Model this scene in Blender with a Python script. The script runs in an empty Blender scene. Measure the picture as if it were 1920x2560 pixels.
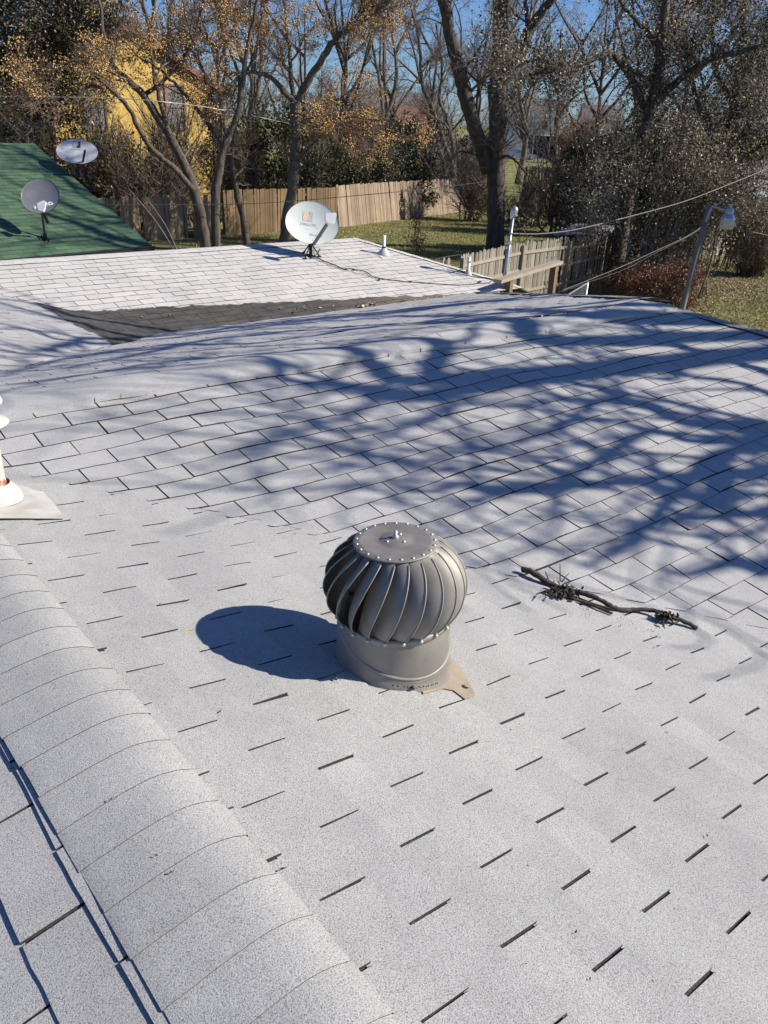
import bpy, math, random
import numpy as np
from mathutils import Matrix, Vector
R_ = math.radians
rng = np.random.default_rng(7)

# ------------------------------------------------------------------ camera, sky, sun, exposure
sc = bpy.context.scene
CAMZ = 5.0
F_PX = 2033.0
ca = np.array([0.99898304, 0.01966563, 0.04057264])      # camera right
cb = np.array([-0.04508743, 0.43572306, 0.8989508])      # camera up
cc = np.array([0.0, 0.89986592, -0.43616662])            # camera forward
cam_d = bpy.data.cameras.new("camera")
cam = bpy.data.objects.new("camera", cam_d)
sc.collection.objects.link(cam)
cam_d.sensor_fit = 'VERTICAL'
cam_d.sensor_height = 24.0
cam_d.lens = F_PX / 2560.0 * 24.0
cam_d.clip_start = 0.05
cam_d.clip_end = 2000
cam.matrix_world = Matrix(((ca[0], cb[0], -cc[0], 0), (ca[1], cb[1], -cc[1], 0), (ca[2], cb[2], -cc[2], CAMZ), (0, 0, 0, 1)))
sc.camera = cam

SUN_EL, SUN_AZ = R_(34.5), R_(91.0)     # azimuth clockwise from +Y
sd = np.array([math.sin(SUN_AZ) * math.cos(SUN_EL), math.cos(SUN_AZ) * math.cos(SUN_EL), math.sin(SUN_EL)])
w = bpy.data.worlds.new("World"); sc.world = w; w.use_nodes = True
nt = w.node_tree
sky = nt.nodes.new("ShaderNodeTexSky"); sky.sky_type = 'NISHITA'; sky.sun_disc = False
sky.sun_elevation = SUN_EL; sky.sun_rotation = SUN_AZ
sky.altitude = 150; sky.air_density = 1.0; sky.dust_density = 0.3; sky.ozone_density = 1.5
tint = nt.nodes.new("ShaderNodeMix"); tint.data_type = 'RGBA'; tint.blend_type = 'MULTIPLY'; tint.inputs[0].default_value = 1.0
tint.inputs[7].default_value = (.66, .95, 1.52, 1)
nt.links.new(sky.outputs[0], tint.inputs[6]); nt.links.new(tint.outputs[2], nt.nodes["Background"].inputs[0])
nt.nodes["Background"].inputs[1].default_value = 0.055
sl_ = bpy.data.lights.new("sun", 'SUN'); sl_.energy = 5.0; sl_.angle = R_(0.5); sl_.color = (1.0, 0.93, 0.81)
sun = bpy.data.objects.new("sun", sl_); sc.collection.objects.link(sun)
sun.rotation_euler = Vector(sd).to_track_quat('Z', 'Y').to_euler()
sun.location = (30, 0, 30)
sc.view_settings.view_transform = 'Standard'; sc.view_settings.look = 'None'
sc.view_settings.exposure = 0.50; sc.view_settings.gamma = 1.0
sc.cycles.max_bounces = 6
sc.cycles.diffuse_bounces = 3
sc.cycles.transparent_max_bounces = 6
sc.cycles.use_denoising = True

# ------------------------------------------------------------------ helpers
col = sc.collection
O = np.array([0, 0, CAMZ])
Z = np.array([0, 0, 1.0])
PSI = R_(49.639939658491)
U = np.array([math.sin(PSI), math.cos(PSI), 0.0])        # along the wing ridges (right and away)
V = np.array([-math.cos(PSI), math.sin(PSI), 0.0])       # along the main ridge (left and away)

def ray(px, py): return (px - 960) / F_PX * ca - (py - 1280) / F_PX * cb + cc
def at(px, py, Y):
    d = ray(px, py); return O + d * (Y / d[1])
def atz(px, py, z):
    d = ray(px, py); return O + d * ((z - CAMZ) / d[2])
def W(a, b, z): return a * U + b * V + (z) * Z + O         # roof plan coordinates, z relative to the eye
def unit(x):
    x = np.asarray(x, float); return x / np.linalg.norm(x, axis=-1, keepdims=True)

class MB:
    """collects geometry, built as one mesh object"""
    def __init__(s): s.v = []; s.q = []; s.t = []; s.n = 0; s.uv = []; s.has_uv = False
    def add(s, verts, quads=None, tris=None, mat=0, uv=None, smooth=False):
        verts = np.asarray(verts, float).reshape(-1, 3)
        if quads is not None and len(quads):
            s.q.append((np.asarray(quads, int) + s.n, mat, smooth))
        if tris is not None and len(tris):
            s.t.append((np.asarray(tris, int) + s.n, mat, smooth))
        s.v.append(verts); s.n += len(verts)
        if uv is not None: s.has_uv = True
        s.uv.append(np.zeros((len(verts), 2)) if uv is None else np.asarray(uv, float).reshape(-1, 2))
        return s
    def box(s, c, size, M=None, mat=0, bev=0.0):
        sx, sy, sz = np.asarray(size, float) / 2
        if bev <= 0:
            p = np.array([[x, y, z] for z in (-sz, sz) for y in (-sy, sy) for x in (-sx, sx)])
            q = [[0, 2, 3, 1], [4, 5, 7, 6], [0, 1, 5, 4], [2, 6, 7, 3], [0, 4, 6, 2], [1, 3, 7, 5]]
            tr = []
        else:
            b = min(bev, sx * .9, sy * .9, sz * .9)
            p = []; idx = {}
            for i, X in enumerate((-1, 1)):
                for j, Y in enumerate((-1, 1)):
                    for k, ZZ in enumerate((-1, 1)):
                        for ax in range(3):
                            v = np.array([X * (sx - b), Y * (sy - b), ZZ * (sz - b)])
                            v[ax] = (X * sx, Y * sy, ZZ * sz)[ax]
                            idx[(i, j, k, ax)] = len(p); p.append(v)
            q = []; tr = []
            for ax in range(3):
                o1, o2 = [(1, 2), (0, 2), (0, 1)][ax]
                for sg in (0, 1):
                    def key(a, b_, ax_):
                        t = [0, 0, 0]; t[ax] = sg; t[o1] = a; t[o2] = b_; return idx[(t[0], t[1], t[2], ax_)]
                    q.append([key(0, 0, ax), key(1, 0, ax), key(1, 1, ax), key(0, 1, ax)])
            for ax in range(3):
                o1, o2 = [(1, 2), (0, 2), (0, 1)][ax]
                for a in (0, 1):
                    for b_ in (0, 1):
                        def k2(e, ax_):
                            t = [0, 0, 0]; t[ax] = e; t[o1] = a; t[o2] = b_; return idx[(t[0], t[1], t[2], ax_)]
                        q.append([k2(0, o1), k2(1, o1), k2(1, o2), k2(0, o2)])
            for i in (0, 1):
                for j in (0, 1):
                    for k in (0, 1):
                        tr.append([idx[(i, j, k, 0)], idx[(i, j, k, 1)], idx[(i, j, k, 2)]])
            p = np.array(p)
        if M is not None: p = p @ np.asarray(M).T
        return s.add(p + np.asarray(c), q, tr, mat)
    def tube(s, pts, r, sides=8, mat=0, caps=True, smooth=True):
        pts = np.asarray(pts, float); r = np.broadcast_to(np.asarray(r, float), (len(pts),))
        v, q = tubes(pts[None], r[None], sides)
        tr = []
        if caps:
            n = len(v)
            v = np.vstack([v, pts[0], pts[-1]])
            L = (len(pts) - 1) * sides
            for i in range(sides):
                tr.append([n, (i + 1) % sides, i]); tr.append([n + 1, L + i, L + (i + 1) % sides])
        return s.add(v, q, tr, mat, smooth=smooth)
    def lathe(s, prof, c, axis=Z, seg=32, mat=0, smooth=True, x=None):
        axis = unit(axis)
        if x is None:
            x = np.cross(axis, [0, 1, 0.01]); x = unit(x)
        y = np.cross(axis, x)
        th = np.linspace(0, 2 * math.pi, seg, endpoint=False)
        prof = np.asarray(prof, float)
        v = (np.asarray(c) + prof[:, None, 1:2] * axis + prof[:, None, 0:1] * (np.cos(th)[None, :, None] * x + np.sin(th)[None, :, None] * y)).reshape(-1, 3)
        q = []
        for i in range(len(prof) - 1):
            for j in range(seg):
                q.append([i * seg + j, i * seg + (j + 1) % seg, (i + 1) * seg + (j + 1) % seg, (i + 1) * seg + j])
        return s.add(v, q, mat=mat, smooth=smooth)
    def grid(s, G, mat=0, smooth=True, uv=None, closed=False):
        G = np.asarray(G, float); a, b = G.shape[:2]
        i = np.arange(a - 1)[:, None]; j = np.arange(b if closed else b - 1)[None]
        j2 = (j + 1) % b
        q = np.stack([i * b + j, i * b + j2, (i + 1) * b + j2, (i + 1) * b + j], -1).reshape(-1, 4)
        return s.add(G.reshape(-1, 3), q, mat=mat, smooth=smooth, uv=uv)
    def prism(s, poly, n, th, mat=0):
        """flat polygon (fan) with thickness th along n"""
        P = np.asarray(poly, float); k = len(P); n = unit(n)
        v = np.vstack([P + n * th, P]); c0 = P.mean(0)
        v = np.vstack([v, c0 + n * th, c0])
        tr = []; q = []
        for i in range(k):
            j = (i + 1) % k
            tr += [[2 * k, i, j], [2 * k + 1, k + j, k + i]]; q.append([i, k + i, k + j, j])
        return s.add(v, q, tr, mat)
    def ball(s, c, r, seg=12, mat=0, scale=(1, 1, 1)):
        th = np.linspace(0, math.pi, seg // 2 + 1); ph = np.linspace(0, 2 * math.pi, seg, endpoint=False)
        G = np.stack([np.sin(th)[:, None] * np.cos(ph)[None], np.sin(th)[:, None] * np.sin(ph)[None], np.cos(th)[:, None] * np.ones(seg)[None]], -1)
        return s.grid(np.asarray(c) + G * r * np.asarray(scale), mat=mat, closed=True)
    def build(s, name, mats, parent=None):
        me = bpy.data.meshes.new(name)
        v = np.vstack(s.v) if s.v else np.zeros((0, 3))
        origin = v.mean(0) if parent is None and len(v) else np.zeros(3)
        if parent is None and len(v): origin[2] = v[:, 2].min()
        if parent is not None: origin = np.array(parent_loc(parent))
        lv = []; tot = []; mi = []; sm = []
        for arr, k in ((s.q, 4), (s.t, 3)):
            for f, m, smo in arr:
                lv.append(f.reshape(-1)); tot.append(np.full(len(f), k)); mi.append(np.full(len(f), m)); sm.append(np.full(len(f), smo))
        lv = np.concatenate(lv); tot = np.concatenate(tot); mi = np.concatenate(mi); sm = np.concatenate(sm)
        me.vertices.add(len(v)); me.vertices.foreach_set("co", (v - origin).astype(np.float32).ravel())
        me.loops.add(len(lv)); me.loops.foreach_set("vertex_index", lv.astype(np.int32))
        me.polygons.add(len(tot)); me.polygons.foreach_set("loop_start", (np.cumsum(tot) - tot).astype(np.int32))
        try: me.polygons.foreach_set("loop_total", tot.astype(np.int32))
        except Exception: pass
        me.polygons.foreach_set("material_index", mi.astype(np.int32))
        me.polygons.foreach_set("use_smooth", sm.astype(bool))
        if s.has_uv:
            uvl = me.uv_layers.new(name="plan"); uva = np.vstack(s.uv)[lv]
            uvl.data.foreach_set("uv", uva.astype(np.float32).ravel())
        for m in (mats if isinstance(mats, (list, tuple)) else [mats]): me.materials.append(m)
        me.update(calc_edges=True); me.validate()
        o = bpy.data.objects.new(name, me); col.objects.link(o)
        if parent is not None: o.parent = parent
        else: o.location = origin
        return o

def parent_loc(p):
    l = np.zeros(3)
    while p is not None:
        l = l + np.array(p.location); p = p.parent
    return l

def tubes(P, R, sides):
    N, K = P.shape[:2]
    T = np.gradient(P, axis=1); T = T / (np.linalg.norm(T, axis=2, keepdims=True) + 1e-9)
    m = unit(P[:, -1] - P[:, 0] + 1e-6)
    ref = np.where(np.abs(m[:, 2:3]) > .8, np.array([[1.0, 0.1, 0]]), np.array([[0, 0.05, 1.0]]))[:, None]
    A = np.cross(T, ref); A /= (np.linalg.norm(A, axis=2, keepdims=True) + 1e-9)
    B = np.cross(T, A)
    th = np.linspace(0, 2 * math.pi, sides, endpoint=False)
    v = P[:, :, None] + R[:, :, None, None] * (np.cos(th)[None, None, :, None] * A[:, :, None] + np.sin(th)[None, None, :, None] * B[:, :, None])
    i = np.arange(N)[:, None, None]; k = np.arange(K - 1)[None, :, None]; j = np.arange(sides)[None, None]
    b = (i * K + k) * sides; j2 = (j + 1) % sides
    q = np.stack([b + j, b + j2, b + sides + j2, b + sides + j], -1).reshape(-1, 4)
    return v.reshape(-1, 3), q

def empty(name, loc):
    o = bpy.data.objects.new(name, None); col.objects.link(o); o.location = Vector(loc); o.empty_display_size = .2; return o
def tag(o, label, cat, group=None):
    o["label"] = label; o["category"] = cat
    if group: o["group"] = group
    return o
def kind(o, k): o["kind"] = k; return o
def thing(name, loc, label, cat, group=None): return tag(empty(name, loc), label, cat, group)

def smooth_line(P, n=4):
    P = np.asarray(P, float); K = len(P)
    Q = np.vstack([2 * P[0] - P[1], P, 2 * P[-1] - P[-2]])
    out = []
    for i in range(K - 1):
        p0, p1, p2, p3 = Q[i:i + 4]
        for t in np.arange(n) / n:
            out.append(.5 * ((2 * p1) + (-p0 + p2) * t + (2 * p0 - 5 * p1 + 4 * p2 - p3) * t ** 2 + (-p0 + 3 * p1 - 3 * p2 + p3) * t ** 3))
    out.append(P[-1]); return np.array(out)

class Waves:
    def __init__(s, seed, lam_min, lam_max, n=10):
        r = np.random.default_rng(seed); lam = np.exp(r.uniform(np.log(lam_min), np.log(lam_max), n)); th = r.uniform(0, 2 * math.pi, n)
        s.kx = 2 * math.pi / lam * np.cos(th); s.ky = 2 * math.pi / lam * np.sin(th); s.ph = r.uniform(0, 6.28, n); s.n = n
    def __call__(s, x, y):
        o = 0
        for a, b, p in zip(s.kx, s.ky, s.ph): o = o + np.sin(a * x + b * y + p)
        return o / math.sqrt(s.n)

# ------------------------------------------------------------------ materials
def newmat(name):
    m = bpy.data.materials.new(name); m.use_nodes = True
    return m, m.node_tree, m.node_tree.nodes["Principled BSDF"]
def ramp(t, fac, stops):
    n = t.nodes.new("ShaderNodeValToRGB"); e = n.color_ramp.elements
    while len(e) < len(stops): e.new(.5)
    for el, (p, c) in zip(e, stops): el.position = p; el.color = (*c, 1)
    t.links.new(fac, n.inputs[0]); return n.outputs[0]
def noise(t, scale, detail=4, rough=.55, vec=None, stretch=None, dist=0):
    n = t.nodes.new("ShaderNodeTexNoise"); n.inputs["Scale"].default_value = scale; n.inputs["Detail"].default_value = detail
    n.inputs["Roughness"].default_value = rough; n.inputs["Distortion"].default_value = dist
    if vec is None: vec = t.nodes.new("ShaderNodeTexCoord").outputs["Object"]
    if stretch is not None:
        mp = t.nodes.new("ShaderNodeMapping"); mp.inputs["Scale"].default_value = stretch; t.links.new(vec, mp.inputs[0]); vec = mp.outputs[0]
    t.links.new(vec, n.inputs["Vector"]); return n.outputs["Fac"]
def mixc(t, fac, a, b, mode='MIX'):
    n = t.nodes.new("ShaderNodeMix"); n.data_type = 'RGBA'; n.blend_type = mode
    for i, x in ((0, fac), (6, a), (7, b)):
        if hasattr(x, "links"): t.links.new(x, n.inputs[i])
        elif i == 0: n.inputs[0].default_value = x
        else: n.inputs[i].default_value = (*x, 1)
    return n.outputs[2]
def bump(t, bs, h, strength, dist):
    n = t.nodes.new("ShaderNodeBump"); n.inputs["Strength"].default_value = strength; n.inputs["Distance"].default_value = dist
    t.links.new(h, n.inputs["Height"]); t.links.new(n.outputs[0], bs.inputs["Normal"])
def island(t): return t.nodes.new("ShaderNodeNewGeometry").outputs["Random Per Island"]
def sc3(c, k): return tuple(x * k for x in c)

def simple(name, c1, c2=None, scale=8, rough=.7, metal=0, bmp=0, bd=.01, stretch=None, detail=4, isl=0.0, lo=.35, hi=.65):
    m, t, b = newmat(name)
    b.inputs["Roughness"].default_value = rough; b.inputs["Metallic"].default_value = metal
    c2 = c2 or sc3(c1, .7)
    f = noise(t, scale, detail, stretch=stretch)
    c = ramp(t, f, [(lo, c1), (hi, c2)])
    if isl:
        iv = ramp(t, island(t), [(0, (1 - isl,) * 3), (1, (1 + isl,) * 3)])
        c = mixc(t, 1.0, c, iv, 'MULTIPLY')
    t.links.new(c, b.inputs["Base Color"])
    if bmp: bump(t, b, f, bmp, bd)
    return m

def roof_paint(name, base, dark, tar=None):
    m, t, b = newmat(name)
    b.inputs["Roughness"].default_value = .85
    gran = noise(t, 340, 3, .7)
    big = noise(t, 1.6, 4, .6)
    mid = noise(t, 14, 4, .6)
    c = ramp(t, gran, [(.36, dark), (.49, base), (.64, tuple(min(1, x * 1.28) for x in base))])
    c = mixc(t, .55, c, ramp(t, big, [(.3, (.70, .70, .71)), (.7, (1, 1, .99))]), 'MULTIPLY')
    c = mixc(t, .5, c, ramp(t, mid, [(.3, (.84, .84, .85)), (.65, (1, 1, 1))]), 'MULTIPLY')
    iv = ramp(t, island(t), [(0, (.90, .90, .905)), (1, (1, 1, 1))])
    c = mixc(t, 1.0, c, iv, 'MULTIPLY')
    if tar is not None:
        # unpainted tarred shingles below a ragged line given in plan coordinates (a + k*t)
        uvn = t.nodes.new("ShaderNodeUVMap"); uvn.uv_map = "plan"
        sx = t.nodes.new("ShaderNodeSeparateXYZ"); t.links.new(uvn.outputs[0], sx.inputs[0])
        def math_(op, x, y):
            n = t.nodes.new("ShaderNodeMath"); n.operation = op
            for i, q in enumerate((x, y)):
                if hasattr(q, "links"): t.links.new(q, n.inputs[i])
                else: n.inputs[i].default_value = q
            return n.outputs[0]
        a0, k0, sgn, brown = tar
        lim = math_('ADD', math_('MULTIPLY', sx.outputs[0], k0), a0)
        nn = noise(t, 2.6, 5, .65, vec=uvn.outputs[0])
        dlt = math_('SUBTRACT', sx.outputs[1], lim)
        dlt = math_('ADD', math_('MULTIPLY', dlt, sgn), math_('MULTIPLY', math_('SUBTRACT', nn, .5), .42))
        msk = ramp(t, math_('ADD', math_('MULTIPLY', dlt, 14.0), .5), [(.3, (0, 0, 0)), (.7, (1, 1, 1))])
        tn = noise(t, 5, 6, .7, vec=uvn.outputs[0], stretch=(.6, 2.2, 1))
        tn2 = noise(t, .8, 3, .5, vec=uvn.outputs[0])
        tc = ramp(t, tn, [(.3, (.028, .027, .026)), (.55, (.075, .07, .062)), (.8, (.15, .135, .115))])
        tc = mixc(t, ramp(t, math_('ADD', math_('MULTIPLY', math_('SUBTRACT', sx.outputs[0], 6.0), .25), math_('MULTIPLY', tn2, .6)), [(.3, (0, 0, 0)), (.9, (1, 1, 1))]), tc, mixc(t, brown, tc, (.22, .175, .13)))
        c = mixc(t, msk, c, tc)
    t.links.new(c, b.inputs["Base Color"])
    ht = t.nodes.new("ShaderNodeMath"); ht.operation = 'ADD'
    t.links.new(gran, ht.inputs[0]); t.links.new(mid, ht.inputs[1])
    bump(t, b, ht.outputs[0], .5, .004)
    return m

M = {}
M['roofA'] = roof_paint("roof_paint_near", (.475, .47, .455), (.20, .198, .19))
M['roofB'] = roof_paint("roof_paint_wing", (.46, .455, .45), (.25, .245, .245))
M['roofC'] = roof_paint("roof_paint_back", (.46, .45, .445), (.27, .265, .26))
M['roofD'] = roof_paint("roof_paint_white", (.60, .575, .545), (.45, .43, .405), tar=(-9.416, 0.148, 1.0, .6))
M['roofE'] = roof_paint("roof_paint_side", (.46, .45, .445), (.27, .265, .26), tar=(3.3, 0.0, 1.0, .0))
M['capdark'] = roof_paint("roof_hip_dark_tone", (.33, .325, .32), (.19, .19, .19))  # hip cap colour, darker than the slopes beside it
M['edge'] = simple("shingle_edge", (.030, .028, .028), (.05, .045, .04), 60, .95)
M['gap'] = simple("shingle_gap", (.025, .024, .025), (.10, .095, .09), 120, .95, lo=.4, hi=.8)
M['galv'] = simple("turbine_metal", (.31, .288, .252), (.19, .174, .152), 5, .52, .18, .05, .002)
M['galv_in'] = simple("turbine_inside", (.05, .048, .045), (.03, .03, .03), 9, .7, .2)
M['galv_cap'] = simple("turbine_cap_metal", (.33, .30, .272), (.20, .182, .165), 8, .52, .25, .08, .002, detail=6)
M['rivet'] = simple("rivet_metal", (.58, .56, .52), (.45, .43, .4), 40, .35, .4)
M['beige'] = simple("beige_flashing", (.42, .35, .26), (.30, .25, .19), 10, .6, 0, .1, .002)
M['white'] = simple("white_paint", (.58, .565, .525), (.42, .40, .355), 9, .55, 0, .1, .002)
M['pvc'] = simple("white_pvc", (.78, .78, .76), (.68, .67, .64), 14, .4)
M['rust'] = simple("rust", (.30, .07, .015), (.62, .52, .45), 26, .85, lo=.45, hi=.62)
M['black'] = simple("black_metal", (.018, .018, .02), (.03, .03, .03), 20, .45, .3)
M['rubber'] = simple("cable_rubber", (.02, .02, .02), (.035, .033, .03), 20, .6)
M['dish'] = simple("dish_enamel", (.60, .64, .61), (.52, .56, .53), 4, .35, 0, 0, lo=.3, hi=.8)
M['dishg'] = simple("dish_shade_grey", (.20, .20, .22), (.16, .16, .18), 5, .4)  # shade on the turned-away dish face, put into its colour
M['dishl'] = simple("dish_pale_enamel", (.52, .535, .55), (.40, .415, .43), 5, .6)
M['armg'] = simple("arm_grey", (.16, .165, .165), (.12, .125, .125), 12, .5, .2)
M['lnbw'] = simple("lnb_plastic", (.78, .78, .76), (.68, .68, .66), 10, .4)
M['ink'] = simple("grey_ink", (.30, .31, .32), (.42, .43, .43), 40, .6)
M['inkl'] = simple("faded_ink", (.36, .385, .385), (.5, .53, .51), 40, .6)
M['inkp'] = simple("peach_ink", (.60, .44, .33), (.66, .52, .42), 40, .6)
M['inkd'] = simple("black_ink", (.03, .03, .035), (.05, .05, .05), 40, .6)
M['steel'] = simple("galvanised_pipe", (.42, .44, .46), (.33, .35, .37), 18, .38, .6)
M['alum'] = simple("cast_aluminium", (.50, .50, .50), (.40, .40, .40), 18, .4, .5)
M['cable'] = simple("twisted_wire", (.20, .19, .18), (.12, .12, .12), 60, .6, .2)
M['cabled'] = simple("dark_wire", (.05, .048, .045), (.03, .03, .03), 60, .6)
M['bark'] = simple("bark_grey_brown", (.125, .10, .078), (.05, .04, .032), 9, .9, 0, .9, .03, stretch=(1, 1, .25), detail=6)
M['barkp'] = simple("bark_pale", (.19, .16, .125), (.085, .07, .055), 8, .9, 0, .9, .03, stretch=(1, 1, .3), detail=6)
M['barkd'] = simple("bark_dark", (.10, .082, .066), (.045, .037, .03), 9, .9, 0, .9, .03, stretch=(1, 1, .25), detail=6)
M['twig'] = simple("twig_bark", (.25, .195, .145), (.13, .10, .078), 3, .9)
M['twigp'] = simple("twig_bark_pale", (.26, .22, .18), (.14, .115, .095), 3, .9)
M['twigr'] = simple("twig_bark_reddish", (.26, .175, .12), (.15, .10, .075), 3, .9)
M['stick'] = simple("dead_stick", (.085, .066, .052), (.03, .024, .02), 40, .9, 0, .8, .004, stretch=(1, 1, 1))

def leafmat(name, stops, trans=.25, rough=.55):
    m, t, b = newmat(name)
    c = ramp(t, island(t), stops)
    t.links.new(c, b.inputs["Base Color"]); b.inputs["Roughness"].default_value = rough
    tr = t.nodes.new("ShaderNodeBsdfTranslucent"); t.links.new(c, tr.inputs[0])
    mx = t.nodes.new("ShaderNodeMixShader"); mx.inputs[0].default_value = trans
    out = t.nodes["Material Output"]
    t.links.new(b.outputs[0], mx.inputs[1]); t.links.new(tr.outputs[0], mx.inputs[2]); t.links.new(mx.outputs[0], out.inputs[0])
    return m
M['dry'] = leafmat("dry_leaf", [(0, (.10, .07, .035)), (.35, (.24, .17, .095)), (.7, (.42, .32, .20)), (1, (.66, .55, .40))])
M['drygreen'] = leafmat("vine_leaf_glints", [(0, (.012, .017, .006)), (.5, (.03, .032, .012)), (.62, (.13, .10, .055)), (.8, (.42, .33, .215)), (1, (.78, .67, .50))])  # dry and green leaves; palest stops also paint in sun glints
M['ever'] = leafmat("evergreen_leaf", [(0, (.010, .018, .007)), (.5, (.026, .040, .013)), (.85, (.06, .065, .022)), (1, (.14, .12, .05))], .18, .4)
M['oak'] = leafmat("oak_leaf", [(0, (.022, .022, .010)), (.5, (.050, .042, .018)), (.8, (.13, .085, .035)), (1, (.24, .16, .07))], .22, .45)
M['rustleaf'] = leafmat("russet_leaf", [(0, (.08, .03, .016)), (.5, (.17, .07, .035)), (1, (.30, .15, .08))])
M['orange'] = leafmat("orange_leaf", [(0, (.30, .10, .02)), (1, (.50, .20, .05))])
M['brownbush'] = leafmat("brown_bush_leaf", [(0, (.10, .075, .028)), (.6, (.20, .15, .06)), (1, (.30, .235, .11))])
M['amber'] = leafmat('amber_leaf', [(0, (.20, .095, .03)), (.6, (.38, .20, .065)), (1, (.55, .34, .13))])
M['berry'] = leafmat("golden_berry", [(0, (.46, .24, .06)), (.5, (.72, .44, .15)), (1, (.9, .66, .32))], .1, .4)
M['grassb'] = leafmat("grass_blade", [(0, (.12, .14, .036)), (.5, (.25, .25, .07)), (.8, (.38, .34, .14)), (1, (.52, .44, .24))], .3, .7)
M['litter'] = leafmat("fallen_leaf", [(0, (.14, .09, .045)), (.5, (.34, .25, .14)), (1, (.58, .48, .33))], .1, .7)
M['yleaf'] = simple("yellow_leaf", (.55, .45, .03), (.35, .30, .03), 60, .5)

def ground_mat():
    m, t, b = newmat("lawn")
    b.inputs["Roughness"].default_value = .95
    n1 = noise(t, .35, 5, .6); n2 = noise(t, 4.5, 6, .7); n3 = noise(t, 26, 4, .7)
    c = ramp(t, n1, [(.32, (.155, .175, .048)), (.5, (.25, .245, .078)), (.68, (.38, .32, .16))])
    c = mixc(t, .75, c, ramp(t, n2, [(.3, (.45, .5, .4)), (.7, (1.25, 1.2, 1.1))]), 'MULTIPLY')
    c = mixc(t, .8, c, ramp(t, n3, [(.3, (.45, .45, .4)), (.7, (1.3, 1.3, 1.25))]), 'MULTIPLY')
    t.links.new(c, b.inputs["Base Color"])
    bump(t, b, n3, 1.0, .08)
    return m
M['lawn'] = ground_mat()

def wood(name, c1, c2, isl=.3):
    m, t, b = newmat(name); b.inputs["Roughness"].default_value = .85
    f = noise(t, 6, 5, .6, stretch=(9, 9, .5)); g = noise(t, 1.5, 3)
    c = ramp(t, f, [(.3, c1), (.7, c2)])
    c = mixc(t, .6, c, ramp(t, g, [(.3, (.7, .68, .66)), (.7, (1.1, 1.1, 1.1))]), 'MULTIPLY')
    c = mixc(t, 1, c, ramp(t, island(t), [(0, (1 - isl,) * 3), (1, (1 + isl,) * 3)]), 'MULTIPLY')
    t.links.new(c, b.inputs["Base Color"]); bump(t, b, f, .5, .01); return m
M['wood_brown'] = wood("weathered_brown_boards", (.25, .165, .085), (.16, .105, .058))
M['wood_grey'] = wood("weathered_grey_boards", (.37, .28, .18), (.21, .155, .10), .3)
M['wood_pale'] = wood("pale_boards", (.36, .275, .195), (.25, .185, .13), .22)
M['wood_picket'] = wood("weathered_pickets", (.35, .31, .25), (.20, .175, .14), .3)
M['wood_rail'] = wood("pale_rail", (.42, .36, .275), (.29, .245, .185), .1)
M['wood_dark'] = wood("dark_boards", (.10, .08, .055), (.055, .045, .034), .3)
M['pole'] = wood("grey_pole", (.27, .235, .18), (.16, .14, .11), .1)

def green_roof():
    m, t, b = newmat("green_shingles"); b.inputs["Roughness"].default_value = .85
    n2 = noise(t, 60, 3); n1 = noise(t, 3, 4)
    c = ramp(t, island(t), [(0, (.046, .098, .056)), (1, (.082, .155, .082))])
    c = mixc(t, .6, c, ramp(t, n2, [(.3, (.7, .7, .7)), (.7, (1.2, 1.2, 1.2))]), 'MULTIPLY')
    c = mixc(t, .6, c, ramp(t, n1, [(.3, (.8, .8, .85)), (.7, (1.1, 1.1, 1.05))]), 'MULTIPLY')
    t.links.new(c, b.inputs["Base Color"]); bump(t, b, n2, .4, .004); return m
M['green'] = green_roof()
def siding(name, c1, c2, period, streak=.25):
    m, t, b = newmat(name); b.inputs["Roughness"].default_value = .75
    g = noise(t, 3.0, 5, .65, stretch=(1, 1, .35))
    c = ramp(t, g, [(.32, c2), (.62, c1)])
    wv = t.nodes.new("ShaderNodeTexWave"); wv.wave_type = 'BANDS'; wv.bands_direction = 'Z'; wv.wave_profile = 'SAW'
    wv.inputs["Scale"].default_value = 1 / period / 3.1416 * .5 * 3.1416; wv.inputs["Distortion"].default_value = 0
    t.links.new(t.nodes.new("ShaderNodeTexCoord").outputs["Object"], wv.inputs["Vector"])
    c = mixc(t, streak, c, ramp(t, wv.outputs["Fac"], [(0, (.45, .45, .45)), (.12, (1, 1, 1)), (1, (1, 1, 1))]), 'MULTIPLY')
    t.links.new(c, b.inputs["Base Color"]); bump(t, b, wv.outputs["Fac"], .5, .02); return m
M['yellow'] = siding("yellow_siding", (.62, .43, .115), (.46, .29, .06), .2, .5)
M['mint'] = siding("pale_green_siding", (.50, .56, .48), (.40, .46, .39), .15)
M['teal'] = siding("blue_green_siding", (.22, .31, .29), (.16, .23, .22), .2)
M['cream'] = siding("cream_siding", (.66, .60, .44), (.5, .45, .34), .2)
M['whitewall'] = siding("white_siding", (.80, .80, .78), (.7, .7, .7), .2)
M['wallgrey'] = siding("house_wall", (.45, .44, .42), (.36, .35, .34), .2)
M['trimred'] = simple("faded_red_trim", (.24, .115, .085), (.17, .08, .06), 10, .7)
M['redroof'] = simple("red_brown_roof", (.26, .13, .09), (.17, .085, .065), 6, .85)
M['greyroof'] = simple("grey_roof", (.17, .16, .155), (.11, .105, .10), 5, .85)
M['tealtrim'] = simple("pale_teal_trim", (.42, .52, .50), (.34, .44, .42), 8, .6)
M['glass'] = simple("window_glass", (.03, .035, .04), (.05, .055, .06), 3, .08)
M['blind'] = simple("window_blind", (.22, .22, .215), (.045, .045, .05), 12, .7, stretch=(.2, .2, 4), lo=.45, hi=.6)
M['gutter'] = simple("dark_gutter", (.02, .022, .024), (.035, .036, .036), 6, .3, .2)
M['soil'] = simple("bare_soil", (.20, .15, .10), (.12, .09, .06), 3, .95, 0, .5, .03)
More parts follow.
